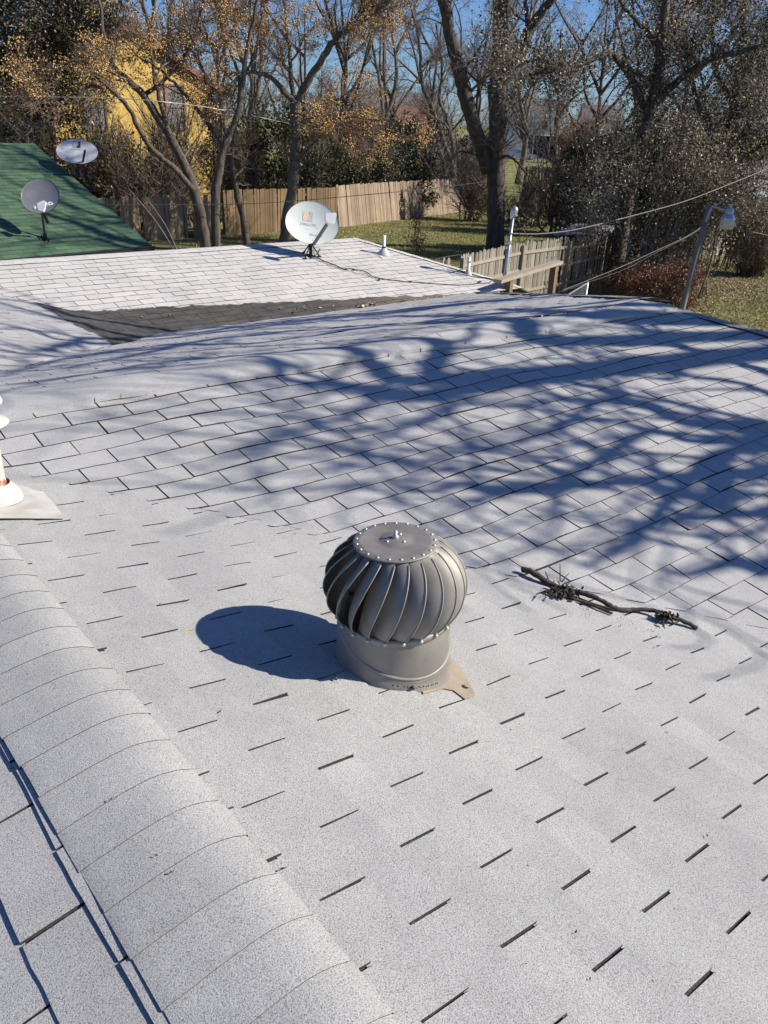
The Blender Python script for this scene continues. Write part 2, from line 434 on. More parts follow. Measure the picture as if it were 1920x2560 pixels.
M['road'] = simple("street_asphalt", (.20, .195, .18), (.14, .135, .125), 3, .9)
M['carpaint'] = simple("blue_grey_car_paint", (.26, .29, .36), (.24, .27, .33), 2, .3, .4)
M['carglass'] = simple("car_glass", (.10, .16, .18), (.06, .1, .11), 2, .1)
M['rvwhite'] = simple("trailer_white", (.72, .72, .71), (.6, .6, .6), 4, .5)
M['darkpaint'] = simple("dark_paint", (.03, .032, .036), (.02, .02, .022), 6, .6)
M['shedroof'] = simple("pale_shed_roof", (.42, .39, .36), (.25, .23, .21), 5, .7, .1, .4, .01)
M['lampglass'] = simple("yard_lamp_lens", (.62, .58, .46), (.50, .46, .36), 14, .3)
M['lampblue'] = simple("yard_lamp_reflector", (.46, .50, .56), (.38, .42, .48), 30, .25, .5)
M['bag'] = simple("white_plastic_bag", (.80, .80, .78), (.65, .64, .62), 14, .5)

# ------------------------------------------------------------------ ground, street (setting)
def plane_quad(name, pts, m, div=1):
    mb = MB(); P = np.asarray(pts, float)
    g = np.array([[P[0] * (1 - i) * (1 - j) + P[1] * i * (1 - j) + P[2] * i * j + P[3] * (1 - i) * j for i in np.linspace(0, 1, div + 1)] for j in np.linspace(0, 1, div + 1)])
    mb.grid(g); return mb.build(name, m)
gr = plane_quad("ground", [(-600, -300, 0), (600, -300, 0), (600, 1200, 0), (-600, 1200, 0)], M['lawn'], 8); kind(gr, 'structure')
rd = plane_quad("road", [(-90, 150, .024), (120, 126, .024), (120, 133, .024), (-90, 157, .024)], M['road'], 2); kind(rd, 'structure')

# ------------------------------------------------------------------ our house: the grey painted roof
SL = R_(11.0); TS = math.tan(SL); CS, SS = math.cos(SL), math.sin(SL)
house = thing("house", W(.465, 4.0, -5.0), "low house in the foreground under a grey-white painted shingle roof of several wings", "house")
RZ1 = -1.385        # main ridge height relative to the eye
def nrm(es, et):
    n = unit(np.cross(es, et)); return n * np.sign(n[2])
esA = U * CS - Z * SS; nA = nrm(esA, V); dA = -1.275
esB = -V * CS - Z * SS; nB = unit(np.cross(esB, U)); nB *= np.sign(nB[2]); dB = -2.098
SLC = R_(12.0); esC = V * math.cos(SLC) - Z * math.sin(SLC)
def vr2(u): return 4.13 - .026 * (u - 1.0)               # ridge of the near wing
nC = unit(np.cross(esC, U)); nC *= np.sign(nC[2]); dC = float(nC @ (4.10 * V + (-1.340) * Z))
SD = R_(11.3); esD = -V * math.cos(SD) - Z * math.sin(SD)
nD = unit(np.cross(esD, U)); nD *= np.sign(nD[2]); dD = float(nD @ (11.22 * V - 1.82 * Z))
SE = math.atan(.2); esE = U * math.cos(SE) - Z * math.sin(SE)
nE = unit(np.cross(esE, V)); nE *= np.sign(nE[2]); dE = float(nE @ (2.66 * U - 2.03 * Z))
esF = -U * CS - Z * SS; nF = unit(np.cross(esF, V)); nF *= np.sign(nF[2]); dF = float(nF @ (.465 * U + RZ1 * Z))
def zof(n, d, X): return (d - X[..., 0] * n[0] - X[..., 1] * n[1]) / n[2]
def on(n, d, px, py):
    r = ray(px, py); return r * (d / (n @ r)) + O
def smax(a, b, k):
    h = np.clip(.5 + .5 * (a - b) / k, 0, 1); return b * (1 - h) + a * h + k * h * (1 - h)

def shingles(name, et, es, n, d, rows, tab, t0, tmin, tmax, mat, seed, und, blend=None, lift=.0055, wav=.004, nx=6, ny=2, gap=.0085, fade=None):
    r = np.random.default_rng(seed); mb = MB()
    hw = Waves(seed, .35, 1.6, 12); ww = Waves(seed + 50, .5, 1.5, 8); sag = Waves(seed + 99, 1.5, 4, 6)
    def place(t, s, h):
        X = t[..., None] * et + s[..., None] * es + n * d
        hh = h + und * hw(t, s) + und * .9 * sag(t, s)
        if fade is not None: hh = h + (hh - h) * np.clip(fade(t, s) / .35, 0, 1)
        X = X + hh[..., None] * n
        if blend is not None: X = blend(X)
        return X + O
    for k in range(len(rows) - 1):
        sa, sb = rows[k], rows[k + 1]; sm = (sa + sb) / 2
        lo, hi = float(np.min(tmin(np.array([sa, sb])))), float(np.max(tmax(np.array([sa, sb]))))
        if hi - lo < .02: continue
        j0 = math.floor((lo - t0(k)) / tab); j1 = math.ceil((hi - t0(k)) / tab)
        tl = t0(k) + tab * np.arange(j0, j1); N = len(tl)
        g = gap * r.uniform(.55, 1.15, N)
        a = np.linspace(0, 1, nx + 1); b = np.linspace(0, 1, ny + 1)
        T = (tl + g / 2)[:, None, None] + (tab - g)[:, None, None] * a[None, None, :] + 0 * b[None, :, None]
        rot = r.normal(0, .006, N); off = r.normal(0, .0012, N)
        S = sa + (sb - sa) * b[None, :, None] + 0 * T
        wig = (off[:, None, None] + rot[:, None, None] * (T - T.mean(axis=(1, 2), keepdims=True)) + wav * ww(T, S * .35 + .07 * k))
        S = S + wig * b[None, :, None] ** .5 + np.where(b[None, :, None] == 0, -.004, 0)
        jag = r.normal(0, .0009, T.shape) * (b[None, :, None] > .99)
        S = S + jag
        T2 = np.clip(T, tmin(S), tmax(S))
        keep = (T2.max(axis=(1, 2)) - T2.min(axis=(1, 2))) > .012
        if not keep.any(): continue
        T2, S = T2[keep], S[keep]; N = len(T2)
        cl = r.uniform(.75, 1.35, N)[:, None, None]; curl = r.normal(0, .0012, (N, 1, 2))
        H = lift * cl * b[None, :, None] + (curl[:, :, :1] * (1 - a) + curl[:, :, 1:] * a) * b[None, :, None]
        H = H + 0 * T2
        G = place(T2, S, H)
        nv = (ny + 1) * (nx + 1)
        base = (np.arange(N) * nv)[:, None, None]
        ii = np.arange(ny)[None, :, None]; jj = np.arange(nx)[None, None]
        q = np.stack([base + ii * (nx + 1) + jj, base + (ii + 1) * (nx + 1) + jj, base + (ii + 1) * (nx + 1) + jj + 1, base + ii * (nx + 1) + jj + 1], -1).reshape(-1, 4)
        mb.add(G, q, mat=0, uv=np.stack([T2, S], -1), smooth=True)
        # dark cut edges: butt and both sides
        ring = [(ny, j) for j in range(nx + 1)]
        cut = np.abs(T2 - T[keep]) > 1e-6
        def skirt(idx):
            I = [x[0] for x in idx]; J = [x[1] for x in idx]
            top = G[:, I, J]; t_, s_ = T2[:, I, J], S[:, I, J]
            bot = place(t_, s_, H[:, I, J] - np.where(cut[:, I, J], .0006, .009)); K = len(idx)
            v = np.stack([top, bot], 1).reshape(-1, 3)
            bb = (np.arange(N) * 2 * K)[:, None]; m_ = np.arange(K - 1)[None]
            qq = np.stack([bb + m_, bb + K + m_, bb + K + m_ + 1, bb + m_ + 1], -1).reshape(-1, 4)
            mb.add(v, qq, mat=1, uv=np.stack([np.stack([t_, s_], -1)] * 2, 1))
        skirt(ring); skirt([(i, 0) for i in range(ny + 1)]); skirt([(ny - i, nx) for i in range(ny + 1)])
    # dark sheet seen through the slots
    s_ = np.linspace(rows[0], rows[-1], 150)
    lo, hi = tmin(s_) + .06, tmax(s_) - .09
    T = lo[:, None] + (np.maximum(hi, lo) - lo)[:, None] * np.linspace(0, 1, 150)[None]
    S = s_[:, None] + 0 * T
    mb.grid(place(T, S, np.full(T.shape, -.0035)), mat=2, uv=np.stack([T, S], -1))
    return mb.build(name, [mat, M['edge'], M['gap']], house)

def blendAB(own):
    def f(X):
        zA, zB = zof(nA, dA, X), zof(nB, dB, X)
        X = X.copy(); X[..., 2] += smax(zA, zB, .085) - (zA if own == 'A' else zB); return X
    return f
# valley between near slope A and wing slope B : same height
def uv_A(t, s): return s * CS + (nA @ U) * dA, t         # u, v of plane-A coordinates
cA = (nA @ U) * dA; cBv = (nB @ V) * dB
k1 = (dA / nA[2]) ; k2 = (dB / nB[2])                    # z = k - TS*u   /  z = k2 + TS*v
def valley_v_of_u(u): return (k1 - k2) / TS - u
def valley_u_of_v(v): return (k1 - k2) / TS - v
rowsA = [.70] + [.7895 + .1235 * i for i in range(0, 46)]
shA = lambda k: 2.504 - .137 * (k - 4)
far = lambda s: np.full(np.shape(s), -2.2)
shingles("roof_slope", V, esA, nA, dA, rowsA, .309, shA, far, lambda s: valley_v_of_u(s * CS + cA) + .035, M['roofA'], 11, .0028, blendAB('A'), nx=6, ny=3, fade=lambda t, s: valley_v_of_u(s * CS + cA) - t)
# plane-B coordinates: s = X.esB ;  v = -s*cos + const
def vB(s): return -s * CS + cBv
def hip_u(v): return 6.44 + .60 * (4.0 - v)
rowsB = [(cBv - 4.09) / CS] + [cBv / CS - 3.991 + .1276 * i for i in range(0, 44)]
shB = lambda k: 2.461 + .1245 * (k - 1)
shingles("roof_slope", U, esB, nB, dB, rowsB, .309, shB, lambda s: valley_u_of_v(vB(s)), lambda s: hip_u(vB(s)), M['roofB'], 23, .0045, blendAB('B'), wav=.007, nx=6, ny=3, fade=lambda t, s: t - valley_u_of_v(vB(s)))
# back slope C of that wing
cCv = float(nC @ V) * dC
def vC(s): return s * math.cos(SLC) + cCv
s0C = (4.155 - cCv) / math.cos(SLC)
zEu = lambda u: -2.03 - .2 * (u - 2.66)
tC, tD = math.tan(SLC), math.tan(SD)
zCv = lambda v: -1.340 - tC * (v - 4.10)
zDv = lambda v: -1.82 - tD * (11.22 - v)
uEC = lambda v: 2.66 - (zCv(v) + 2.03) / .2              # u where E meets C
uED = lambda v: 2.66 - (zDv(v) + 2.03) / .2
vCD = (-1.340 + tC * 4.10 + 1.82 + tD * 11.22) / (tC + tD)
hipC = lambda v: 6.44 + .57 * (v - 4.0)
hipD = lambda v: 8.62 + .57 * (11.2 - v)
rowsC = [s0C + .132 * i for i in range(0, 60) if vC(s0C + .132 * i) < vCD + .14]
shingles("roof_slope", U, esC, nC, dC, rowsC, .309, lambda k: .1 - .137 * k, lambda s: uEC(vC(s)) - .02, lambda s: hipC(vC(s)), M['roofC'], 37, .006, None, wav=.008, nx=5, ny=2)
cDv = float(nD @ V) * dD
def vDs(s): return -s * math.cos(SD) + cDv
rowsD = [-10.63] + [-10.48 + .143 * i for i in range(0, 40) if vDs(-10.48 + .143 * i) > vCD - .15]
kD = 1
shingles("roof_slope", U, esD, nD, dD, rowsD, .309, lambda k: 3.199 + .122 * (k - kD), lambda s: np.maximum(uED(vDs(s)) - .02, -1.0), lambda s: hipD(vDs(s)), M['roofD'], 41, .003, None, wav=.003, nx=4, ny=2, gap=.008, lift=.005)
# slope E of the main roof between the wings
cEu = float(nE @ U) * dE
def uE(s): return s * math.cos(SE) + cEu
rowsE = [(.5 - cEu) / math.cos(SE) + .13 * i for i in range(0, 40) if uE((.5 - cEu) / math.cos(SE) + .13 * i) < 4.1]
vEC = lambda u: 4.10 + (-1.340 - zEu(u)) / tC
vED = lambda u: 11.22 - (-1.82 - zEu(u)) / tD
shingles("roof_slope", V, esE, nE, dE, rowsE, .309, lambda k: .05 - .137 * k, lambda s: vEC(uE(s)), lambda s: np.minimum(vED(uE(s)), 12.5), M['roofE'], 43, .005, None, wav=.007, nx=5, ny=2)
# slope F, left of the main ridge
cFu = float(nF @ U) * dF
rowsF = [(cFu - .44) / CS] + [(cFu - (.291 - .1245 * i)) / CS for i in range(0, 30)]
shingles("roof_slope", V, esF, nF, dF, rowsF, .320, lambda k: [1.35, 1.514, 1.05, 1.39, 1.25][min(k - 0, 4)] - .137 * max(0, k - 4) if k != 1 else 1.514, lambda s: np.full(np.shape(s), -2.2), lambda s: np.full(np.shape(s), 4.6), M['roofA'], 53, .002, None, nx=6, ny=3)

# ridge and hip caps -------------------------------------------------
def ridge_caps(name, P0, P1, dl, dr, wl, wr, expo, mat, seed, lift=.006, base=.008, rnd=.055, bumps=.004, edge=.014, thick_left=None, seam=True, em=1, prof=None):
    """caps bent over the line P0-P1; dl, dr = unit downslope vectors of both sides"""
    r = np.random.default_rng(seed); mb = MB(); P0, P1 = np.asarray(P0), np.asarray(P1)
    L = np.linalg.norm(P1 - P0); ax = (P1 - P0) / L; hw = Waves(seed, .4, 1.5, 8)
    N = int(L / expo) + 1
    q = np.linspace(-1, 1, 21)
    for k in range(N):
        a0, a1 = k * expo, min((k + 1) * expo, L)
        if a1 - a0 < .01: continue
        A = np.linspace(a0, a1 + .004, 4); rows = []
        jl, jr = r.normal(0, .003, 2)
        for i, a in enumerate(A):
            row = []
            for t in q:
                x = t * ((wr + jr) if t > 0 else (wl + jl)); sa = math.sqrt(x * x + rnd * rnd) - rnd * .35
                dn = dr if t > 0 else dl
                flat = dn - Z * (dn @ Z); flat = flat / np.linalg.norm(flat); slope = -(dn @ Z) / math.sqrt(max(1e-9, 1 - (dn @ Z) ** 2))
                p = P0 + ax * a + flat * abs(x) * math.cos(math.atan(slope)) - Z * slope * math.cos(math.atan(slope)) * sa
                if prof is not None: p = P0 + ax * a + (U if t > 0 else -U) * abs(x) + Z * float(np.interp(x, prof[0], prof[1]))
                h = base + lift * (1 - i / 3) * 1.0 + bumps * float(hw(a, x)) + .002
                if abs(t) > .9: h -= .002
                row.append(p + Z * h)
            rows.append(row)
        G = np.array(rows)
        mb.grid(G, mat=0, smooth=True, uv=np.full((G.shape[0] * G.shape[1], 2), -50.0))
        for c_ in (0, -1):
            e = G[:, c_]; lo = e - Z * (edge + (thick_left or 0) * (c_ == 0)); mb.grid(np.stack([e, lo], 0), mat=em, smooth=False)
        e = G[0]; mb.grid(np.stack([e, e - Z * (lift + .001)], 0), mat=1 if seam else 0, smooth=False)
    return mb.build(name, [mat, M['edge']], house)
ridge_caps("ridge_cap", W(.465, -1.8, RZ1), W(.465, 4.35, RZ1), esF, esA, .160, .160, .1225, M['roofA'], 5, lift=.0020, base=.0, edge=.010, thick_left=.010, bumps=.003, prof=([-.165, -.10, -.04, .02, .055, .085, .11, .135, .165], [-.0225, -.0105, .0005, .0075, .0085, .005, -.002, -.0105, -.0245]))
ridge_caps("ridge_cap", W(.6, vr2(.6), k2 + TS * vr2(.6)), W(6.46, vr2(6.46), k2 + TS * vr2(6.46)), esC, esB, .20, .165, .135, M['roofB'], 6, lift=.0, base=.020, bumps=.009, rnd=.08, edge=.024, seam=False, em=0)
ridge_caps("ridge_cap", W(2.6, 11.22, -1.82), W(8.62, 11.2, -1.82), -esD * np.array([1, 1, -1]), esD, .17, .17, .135, M['roofD'], 8, lift=.0012, base=.006, bumps=.002, edge=.007, seam=False)
def hip(name, P0, P1, side_in, mat, seed, w=.13, base=.012):
    ax = unit(P1 - P0); out = np.cross(ax, Z); out = unit(out)
    if out @ U < 0: out = -out
    dr = unit(side_in); dl = unit(out - Z * .36)
    return ridge_caps(name, P0, P1, dl, dr, w, w, .21, mat, seed, lift=.004, base=base, bumps=.002, edge=.016)
def Pc(fn, u, v): return W(u, v, fn(v))
zBv = lambda v: k2 + TS * v
B0, B1 = W(6.44, 4.0, zBv(4.0)), W(hip_u(-1.4), -1.4, zBv(-1.4))
C0, C1 = W(6.44, 4.0, zCv(4.0)), W(hipC(vCD), vCD, zCv(vCD))
D0, D1 = W(8.62, 11.2, -1.822), W(hipD(vCD), vCD, zDv(vCD))
def inw(ax_in, ts): return unit(ax_in - Z * ts)
hip("hip_cap", B0, B1, unit(-U * .86 - V * .5 - Z * .1), M['capdark'], 61)
hip("hip_cap", C0, C1, unit(-U * .86 + V * .5 - Z * .1), M['roofC'], 62)
hip("hip_cap", D0, D1, unit(-U * .86 - V * .5 - Z * .1), M['roofD'], 63, w=.10)
# hipped ends, back slopes, walls
def sheet(name, pts, m, th=.02):
    mb = MB(); P = np.array(pts); n = np.cross(P[1] - P[0], P[2] - P[0]); n = n * np.sign(n[2]) if abs(n[2]) > 1e-6 else n
    mb.prism(P - unit(n) * th, n, th); return mb.build(name, m, house)
EZ = -2.52
def endpl(P): # drop from hip line to eave height in U direction
    return P
vBe = (EZ - k2) / TS
sheet("hip_end", [W(6.44, 4.0, zBv(4.0) - .01), W(hip_u(vBe), vBe, EZ), W(hip_u(vBe), 8.2, EZ), W(hipC(vCD), vCD, zCv(vCD) - .01)], M['roofC'])
sheet("hip_end", [D0 - Z * .012, D1 - Z * .012, W(10.9, vCD + .2, -2.62), W(10.9, 15.0, -2.62)], M['roofD'])
sheet("roof_slope", [W(-1.0, 11.22, -1.83), W(8.62, 11.22, -1.83), W(10.9, 15.0, -2.62), W(-1.0, 15.0, -2.62)], M['roofC'])
for pa, pb in ((W(hip_u(vBe) - .4, vBe, EZ), W(hip_u(vBe) - .4, 6.6, EZ)), (W(10.5, 9.4, -2.75), W(10.5, 14.6, -2.6)), (W(-1, 14.6, -2.6), W(10.5, 14.6, -2.6))):
    mb = MB(); d_ = unit(pb - pa); n_ = np.cross(d_, Z); c_ = (pa + pb) / 2; hgt = pa[2]
    Mx = np.stack([d_, n_, Z], 1)
    mb.box([c_[0], c_[1], hgt / 2 - .02], [np.linalg.norm(pb - pa), .15, hgt - .04], Mx)
    mb.build("wall", M['wallgrey'], house)

def surfAB(px, py, h=0.0):
    X = on(nA, dA, px, py); Y = on(nB, dB, px, py)
    P = X if X[1] < Y[1] else Y
    r = ray(px, py)
    # refine against the blended valley surface
    for _ in range(12):
        z = smax(zof(nA, dA, P - O), zof(nB, dB, P - O), .085) + CAMZ
        P = O + r * ((z - CAMZ) / r[2])
    return P + Z * h

# ------------------------------------------------------------------ turbine vent
def frame_from(axis, front=None):
    axis = unit(axis); f = np.array([0, -1.0, 0]) if front is None else front
    f = unit(f - axis * (f @ axis)); r = np.cross(axis, f) * -1
    r = np.cross(f, axis) * -1.0
    return f, r
TB = on(nA, dA, 985, 1652)
tv = thing("turbine_vent", TB, "grey metal whirlybird roof vent with curved fins standing on the painted shingles", "roof vent")
AX = unit(np.array([-.035, 0.0, 1.0]))
FR = unit(np.array([0, -1.0, 0]) - AX * (np.array([0, -1.0, 0]) @ AX)); RT = np.cross(FR, AX) * 1.0
if RT[0] < 0: RT = -RT
def tpt(r, phi, h): return TB + AX * h + r * (math.cos(phi) * FR + math.sin(phi) * RT)
# flashing
def onA(px, py, h=.006): 
    P = on(nA, dA, px, py); return P + nA * h
fl = MB(); pts = [(720 + x / 2.9625, 1240 + y / 2.9625) for x, y in [(1195, 1205), (1240, 1240), (1300, 1330), (1385, 1490), (1310, 1520), (1270, 1490), (1225, 1455), (1150, 1440), (1000, 1480), (950, 1350), (1050, 1150)]]
fl.prism([onA(*p, h=.0062) for p in pts], nA, .0012)
fl.lathe([(.012, .0015), (.004, .003), (.001, .003)], onA(720 + 1325 / 2.9625, 1240 + 1432 / 2.9625, .013), nA, 10)
fl.build("base_flashing", M['beige'], tv)
# lower and upper collar with the slanted seam
seg = 56; lo_ = MB(); up_ = MB()
phis = np.linspace(0, 2 * math.pi, seg, endpoint=False)
def seam(phi, r=.176): return .120 - .286 * r * math.sin(phi) - .33 * r * math.cos(phi)
def roof_h(r, phi):
    p = tpt(r, phi, 0); z = (dA - (p[0]) * nA[0] - (p[1]) * nA[1]) / nA[2] + CAMZ
    return (z - p[2]) / AX[2]
rows_lo = []; rows_up = []
for rr, f in ((.191, -.02), (.1885, .0), (.186, .10), (.182, .4), (.179, .75), (.177, .94)):
    rows_lo.append([tpt(rr, p, roof_h(rr, p) + .014 + (seam(p) - roof_h(rr, p)) * max(f, 0) + min(f, 0)) for p in phis])
for rr, dh in ((.1785, -.010), (.1815, -.007), (.1815, -.004), (.1785, -.001), (.1785, .001), (.1815, .004), (.1815, .007), (.177, .010)):
    rows_lo.append([tpt(rr, p, seam(p) + dh) for p in phis])
rows_lo = np.array(rows_lo).transpose(0, 1, 2)
lo_.grid(rows_lo, closed=True)
for f in (0, .3, .6, 1.0):
    rows_up.append([tpt(.177 - .002 * f, p, seam(p) + .010 + (.190 - seam(p) - .010) * f) for p in phis])
up_.grid(np.array(rows_up), closed=True)
for i, x in enumerate([795, 828, 873, 895, 915, 975, 1005, 1040, 1075, 1105]):     # punched holes and a screw along the foot
    ph = math.asin(max(-1, min(1, (x - 800) / 430)))
    p = tpt(.1868, ph, roof_h(.1868, ph) + .024); nn = math.cos(ph) * FR + math.sin(ph) * RT
    lo_.lathe([(.0032, .0022), (.0001, .0026)], p, nn, 8, mat=1)
ph = .31; lo_.lathe([(.006, .0), (.006, .006), (.003, .008), (.0001, .008)], tpt(.187, ph, roof_h(.187, ph) + .022), math.cos(ph) * FR + math.sin(ph) * RT, 8, mat=1)
lo_.build("lower_collar", [M['galv'], M['black']], tv)
up_.build("upper_collar", [M['galv']], tv)
# fins
NF = 21; H0, H1 = .186, .436
def prof(a):   # radius of the head, a = 0 bottom .. 1 top
    return .207 * math.cos(R_(-36 + 92 * a))
for k in range(NF):
    fin = MB(); th0 = 2 * math.pi * k / NF
    na, nb = 19, 7
    G = np.zeros((na, nb, 3))
    for i, a in enumerate(np.linspace(0, 1, na)):
        twist = R_(26) * (a ** 1.15)
        h = .290 + .176 * math.sin(R_(-36 + 92 * a))
        r = prof(a)
        op = math.sin(math.pi * min(1, max(0, a)) ** .9) ** .7         # louvre opening
        wdt = 2 * math.pi / NF * (1.04 + .16 * op)
        for j, b in enumerate(np.linspace(0, 1, nb)):
            ph = th0 + twist + (b - .5) * wdt
            rr = r + op * (-.052 * (1 - b) ** 1.5 + .012 * b ** 2) + (.0015 * b)
            G[i, j] = tpt(rr, ph, h)
    fin.grid(G, mat=0)
    # folded lip on the outer edge
    lip = np.array([G[i, -1] for i in range(na)])
    fin.tube(lip[1:-1], .0026, 6, mat=0)
    # inner skin so that the fin has thickness
    inward = unit((TB + AX * .3)[None, None] - G); fin.grid((G + inward * .0016)[:, ::-1], mat=0)
    o = fin.build("fin", [M['galv']], tv)
ring = MB(); ring.lathe([(.174, .178), (.1795, .178), (.1795, .199), (.174, .199)], TB, AX, 48, x=RT)
for k in range(NF):
    ph = 2 * math.pi * (k + .5) / NF
    nn = math.cos(ph) * FR + math.sin(ph) * RT
    ring.lathe([(.0062, -.001), (.0058, .003), (.003, .0052), (.0001, .0056)], tpt(.1835, ph, .1905), nn, 8, mat=1)
ring.build("bottom_ring", [M['galv'], M['rivet']], tv)
core = MB(); core.lathe([(.006, .1), (.006, .42)], TB, AX, 8); 
for k in range(3):
    ph = k * 2.1; core.tube([tpt(.17, ph, .20), tpt(.006, ph, .24)], .005, 5)
core.build("spindle", M['galv_in'], tv)
capm = MB()
capm.lathe([(.128, .4335), (.128, .437), (.126, .4385), (.112, .4400), (.108, .4415), (.104, .4405), (.06, .443), (.046, .4432), (.043, .4455), (.030, .446), (.027, .4475), (.018, .449), (.0001, .4495)], TB, AX, 56, x=RT)
for k in range(NF):
    ph = 2 * math.pi * (k + .5) / NF
    capm.lathe([(.0052, 0), (.0048, .0025), (.0025, .0042), (.0001, .0045)], tpt(.118, ph, .4385), AX, 8, mat=1)
for ph in (-.9, .9, 2.7): capm.lathe([(.0052, 0), (.0045, .003), (.0001, .0042)], tpt(.032, ph, .446), AX, 8, mat=1)
capm.build("top_cap", [M['galv_cap'], M['rivet']], tv)
blt = MB(); blt.lathe([(.010, .449), (.010, .457), (.005, .458), (.005, .472), (.0001, .473)], TB, AX, 6); blt.build("centre_bolt", M['rivet'], tv)

# ------------------------------------------------------------------ white vent pipe at the left edge
VB = on(nA, dA, -20, 1250)
vp = thing("vent_pipe", VB, "white painted metal flue pipe with flat cap and rust ring at its foot", "vent pipe")
def lathe_obj(name, prof, c, m, parent, axis=Z, seg=32, mats=None):
    mb = MB(); mb.lathe(prof, c, axis, seg); return mb.build(name, mats or m, parent)
pr_ = .062
lathe_obj("pipe", [(pr_, .03), (pr_, .42)], VB, M['white'], vp)
lathe_obj("rust_band", [(pr_ + .0015, .055), (pr_ + .002, .06), (pr_ + .002, .092), (pr_ + .0005, .096)], VB, M['rust'], vp)
lathe_obj("collar", [(pr_, .30), (.108, .318), (.112, .323), (.108, .328), (.072, .345)], VB, M['white'], vp)
lathe_obj("cap", [(.074, .345), (.074, .405), (.098, .400), (.100, .405), (.094, .418), (.07, .438), (.03, .455), (.0001, .457)], VB, M['white'], vp)
mb = MB()
P = [onA(*p, h=.010) for p in [(-120, 1210), (40, 1212), (100, 1228), (125, 1255), (158, 1296), (160, 1303), (60, 1302), (-60, 1302), (-140, 1296)]]
mb.prism(P, nA, .003); mb.build("flashing_plate", M['white'], vp)
mb = MB(); mb.lathe([(.115, .0), (.110, .018), (.092, .04), (.075, .058), (.069, .066)], VB + nA * .012, unit(nA + Z * 1.0), 32); mb.build("flashing_cone", M['white'], vp)

# ------------------------------------------------------------------ dead stick and small leaves on the roof
stk = thing("dead_branch", surfAB(1500, 1512), "dark dead branch with clumps of dry twigs lying in the roof valley", "branch")
px = [(1302, 1436), (1322, 1443), (1345, 1455), (1372, 1466), (1400, 1477), (1440, 1492), (1480, 1507), (1515, 1522), (1545, 1530), (1580, 1531), (1620, 1538), (1660, 1550), (1700, 1563), (1742, 1577)]
L_ = smooth_line([surfAB(x, y, .022 + .010 * math.sin(i * 1.3)) for i, (x, y) in enumerate(px)], 4)
mb = MB(); rr = np.interp(np.linspace(0, 1, len(L_)), [0, .3, .6, 1], [.0135, .0125, .010, .0085]) * (1 + rng.normal(0, .07, len(L_)))
mb.tube(L_ + rng.normal(0, .0012, L_.shape), rr, 9)
L2 = smooth_line([surfAB(x, y, .012) for x, y in [(1395, 1490), (1430, 1503), (1470, 1515), (1500, 1528), (1530, 1540)]], 3); mb.tube(L2, .006, 6)
L2 = smooth_line([surfAB(x, y, .014) for x, y in [(1440, 1500), (1480, 1516), (1520, 1527), (1575, 1534)]], 3); mb.tube(L2, .005, 6)
mb.build("stem", M['stick'], stk)
straw_m = simple("dry_straw", (.42, .33, .2), (.3, .22, .13), 30, .9)
for (x, y, n, sp) in ((1408, 1492, 55, .040), (1660, 1556, 34, .030)):
    c0 = surfAB(x, y, .03); mb = MB(); mb2 = MB()
    for i in range(n):
        d = unit(rng.normal(0, 1, 3) * [1, 1, .45] + [.5, -.2, .0]); p = c0 + rng.normal(0, sp * .45, 3) * [1.3, .8, .4]
        p[2] = max(p[2], c0[2] - .02); l = rng.uniform(.012, .042)
        q = p + d * l; q[2] = max(q[2], c0[2] - .025)
        (mb if rng.random() < .8 else mb2).tube([p, (p + q) / 2 + rng.normal(0, .004, 3), q], [.0034, .003, .0014], 5)
    for i in range(70):
        c = c0 + rng.normal(0, sp * .55, 3) * [1.3, .8, .35]; c[2] = max(c[2], c0[2] - .02); a = unit(rng.normal(0, 1, 3)); b_ = unit(np.cross(a, rng.normal(0, 1, 3)))
        mb.add([c - a * .014, c + b_ * .008, c + a * .014, c - b_ * .008], [[0, 1, 2, 3]])
    if x < 1500:
        for x0, y0, x1, y1 in ((1398, 1468, 1396, 1435), (1402, 1470, 1418, 1458), (1355, 1496, 1361, 1512), (1372, 1510, 1400, 1500)):
            a_, b_ = surfAB(x0, y0, .03), surfAB(x1, y1, .05); mb.tube([a_, b_], [.0032, .0016], 5)
    mb.build("twig_clump", M['stick'], stk); mb2.build("straw_tuft", straw_m, stk)
def leaf_obj(name, px, py, size, ang, m, label, curl=.3, surf=None):
    P = (surf or (lambda a, b: onA(a, b, .014)))(px, py); mb = MB()
    a = np.array([math.cos(ang), math.sin(ang), 0]); b = np.cross(nA, a); rows = []
    for t in np.linspace(-1, 1, 7):
        wd = .38 * size * (1 - t * t) ** .7; row = []
        for s in (-1, -.4, 0, .4, 1): row.append(P + a * t * size + b * s * wd + nA * (curl * size * (.5 * t * t + .5 * s * s * (wd / size) * 2)))
        rows.append(row)
    mb.grid(np.array(rows)); mb.tube([P + a * size, P + a * size * 1.4 + nA * .004], .0009, 4)
    return tag(mb.build(name, m), label, "leaf")
leaf_obj("fallen_leaf", 469, 1587, .011, .1, M['yleaf'], "small yellow leaf on the shingles beside the shadow of the turbine vent")
leaf_obj("fallen_leaf", 839, 1705, .013, -.8, simple("leaf_olive", (.30, .30, .05), (.05, .05, .02), 30, .5, lo=.4, hi=.55), "curled dark olive leaf at the foot of the turbine vent", .8)
leaf_obj("fallen_leaf", 305, 1816, .010, .1, simple("leaf_brown", (.20, .12, .08), (.10, .06, .04), 40, .8), "tiny dry brown leaf on the ridge caps", .6)
leaf_obj("fallen_leaf", 1641, 1624, .009, .4, M['edge'], "tiny black leaf scrap below the dead branch", .6)
leaf_obj("bark_crumb", 702, 2187, .007, .4, M['edge'], "dark crumb of bark lying left of the lowest slots", .8)

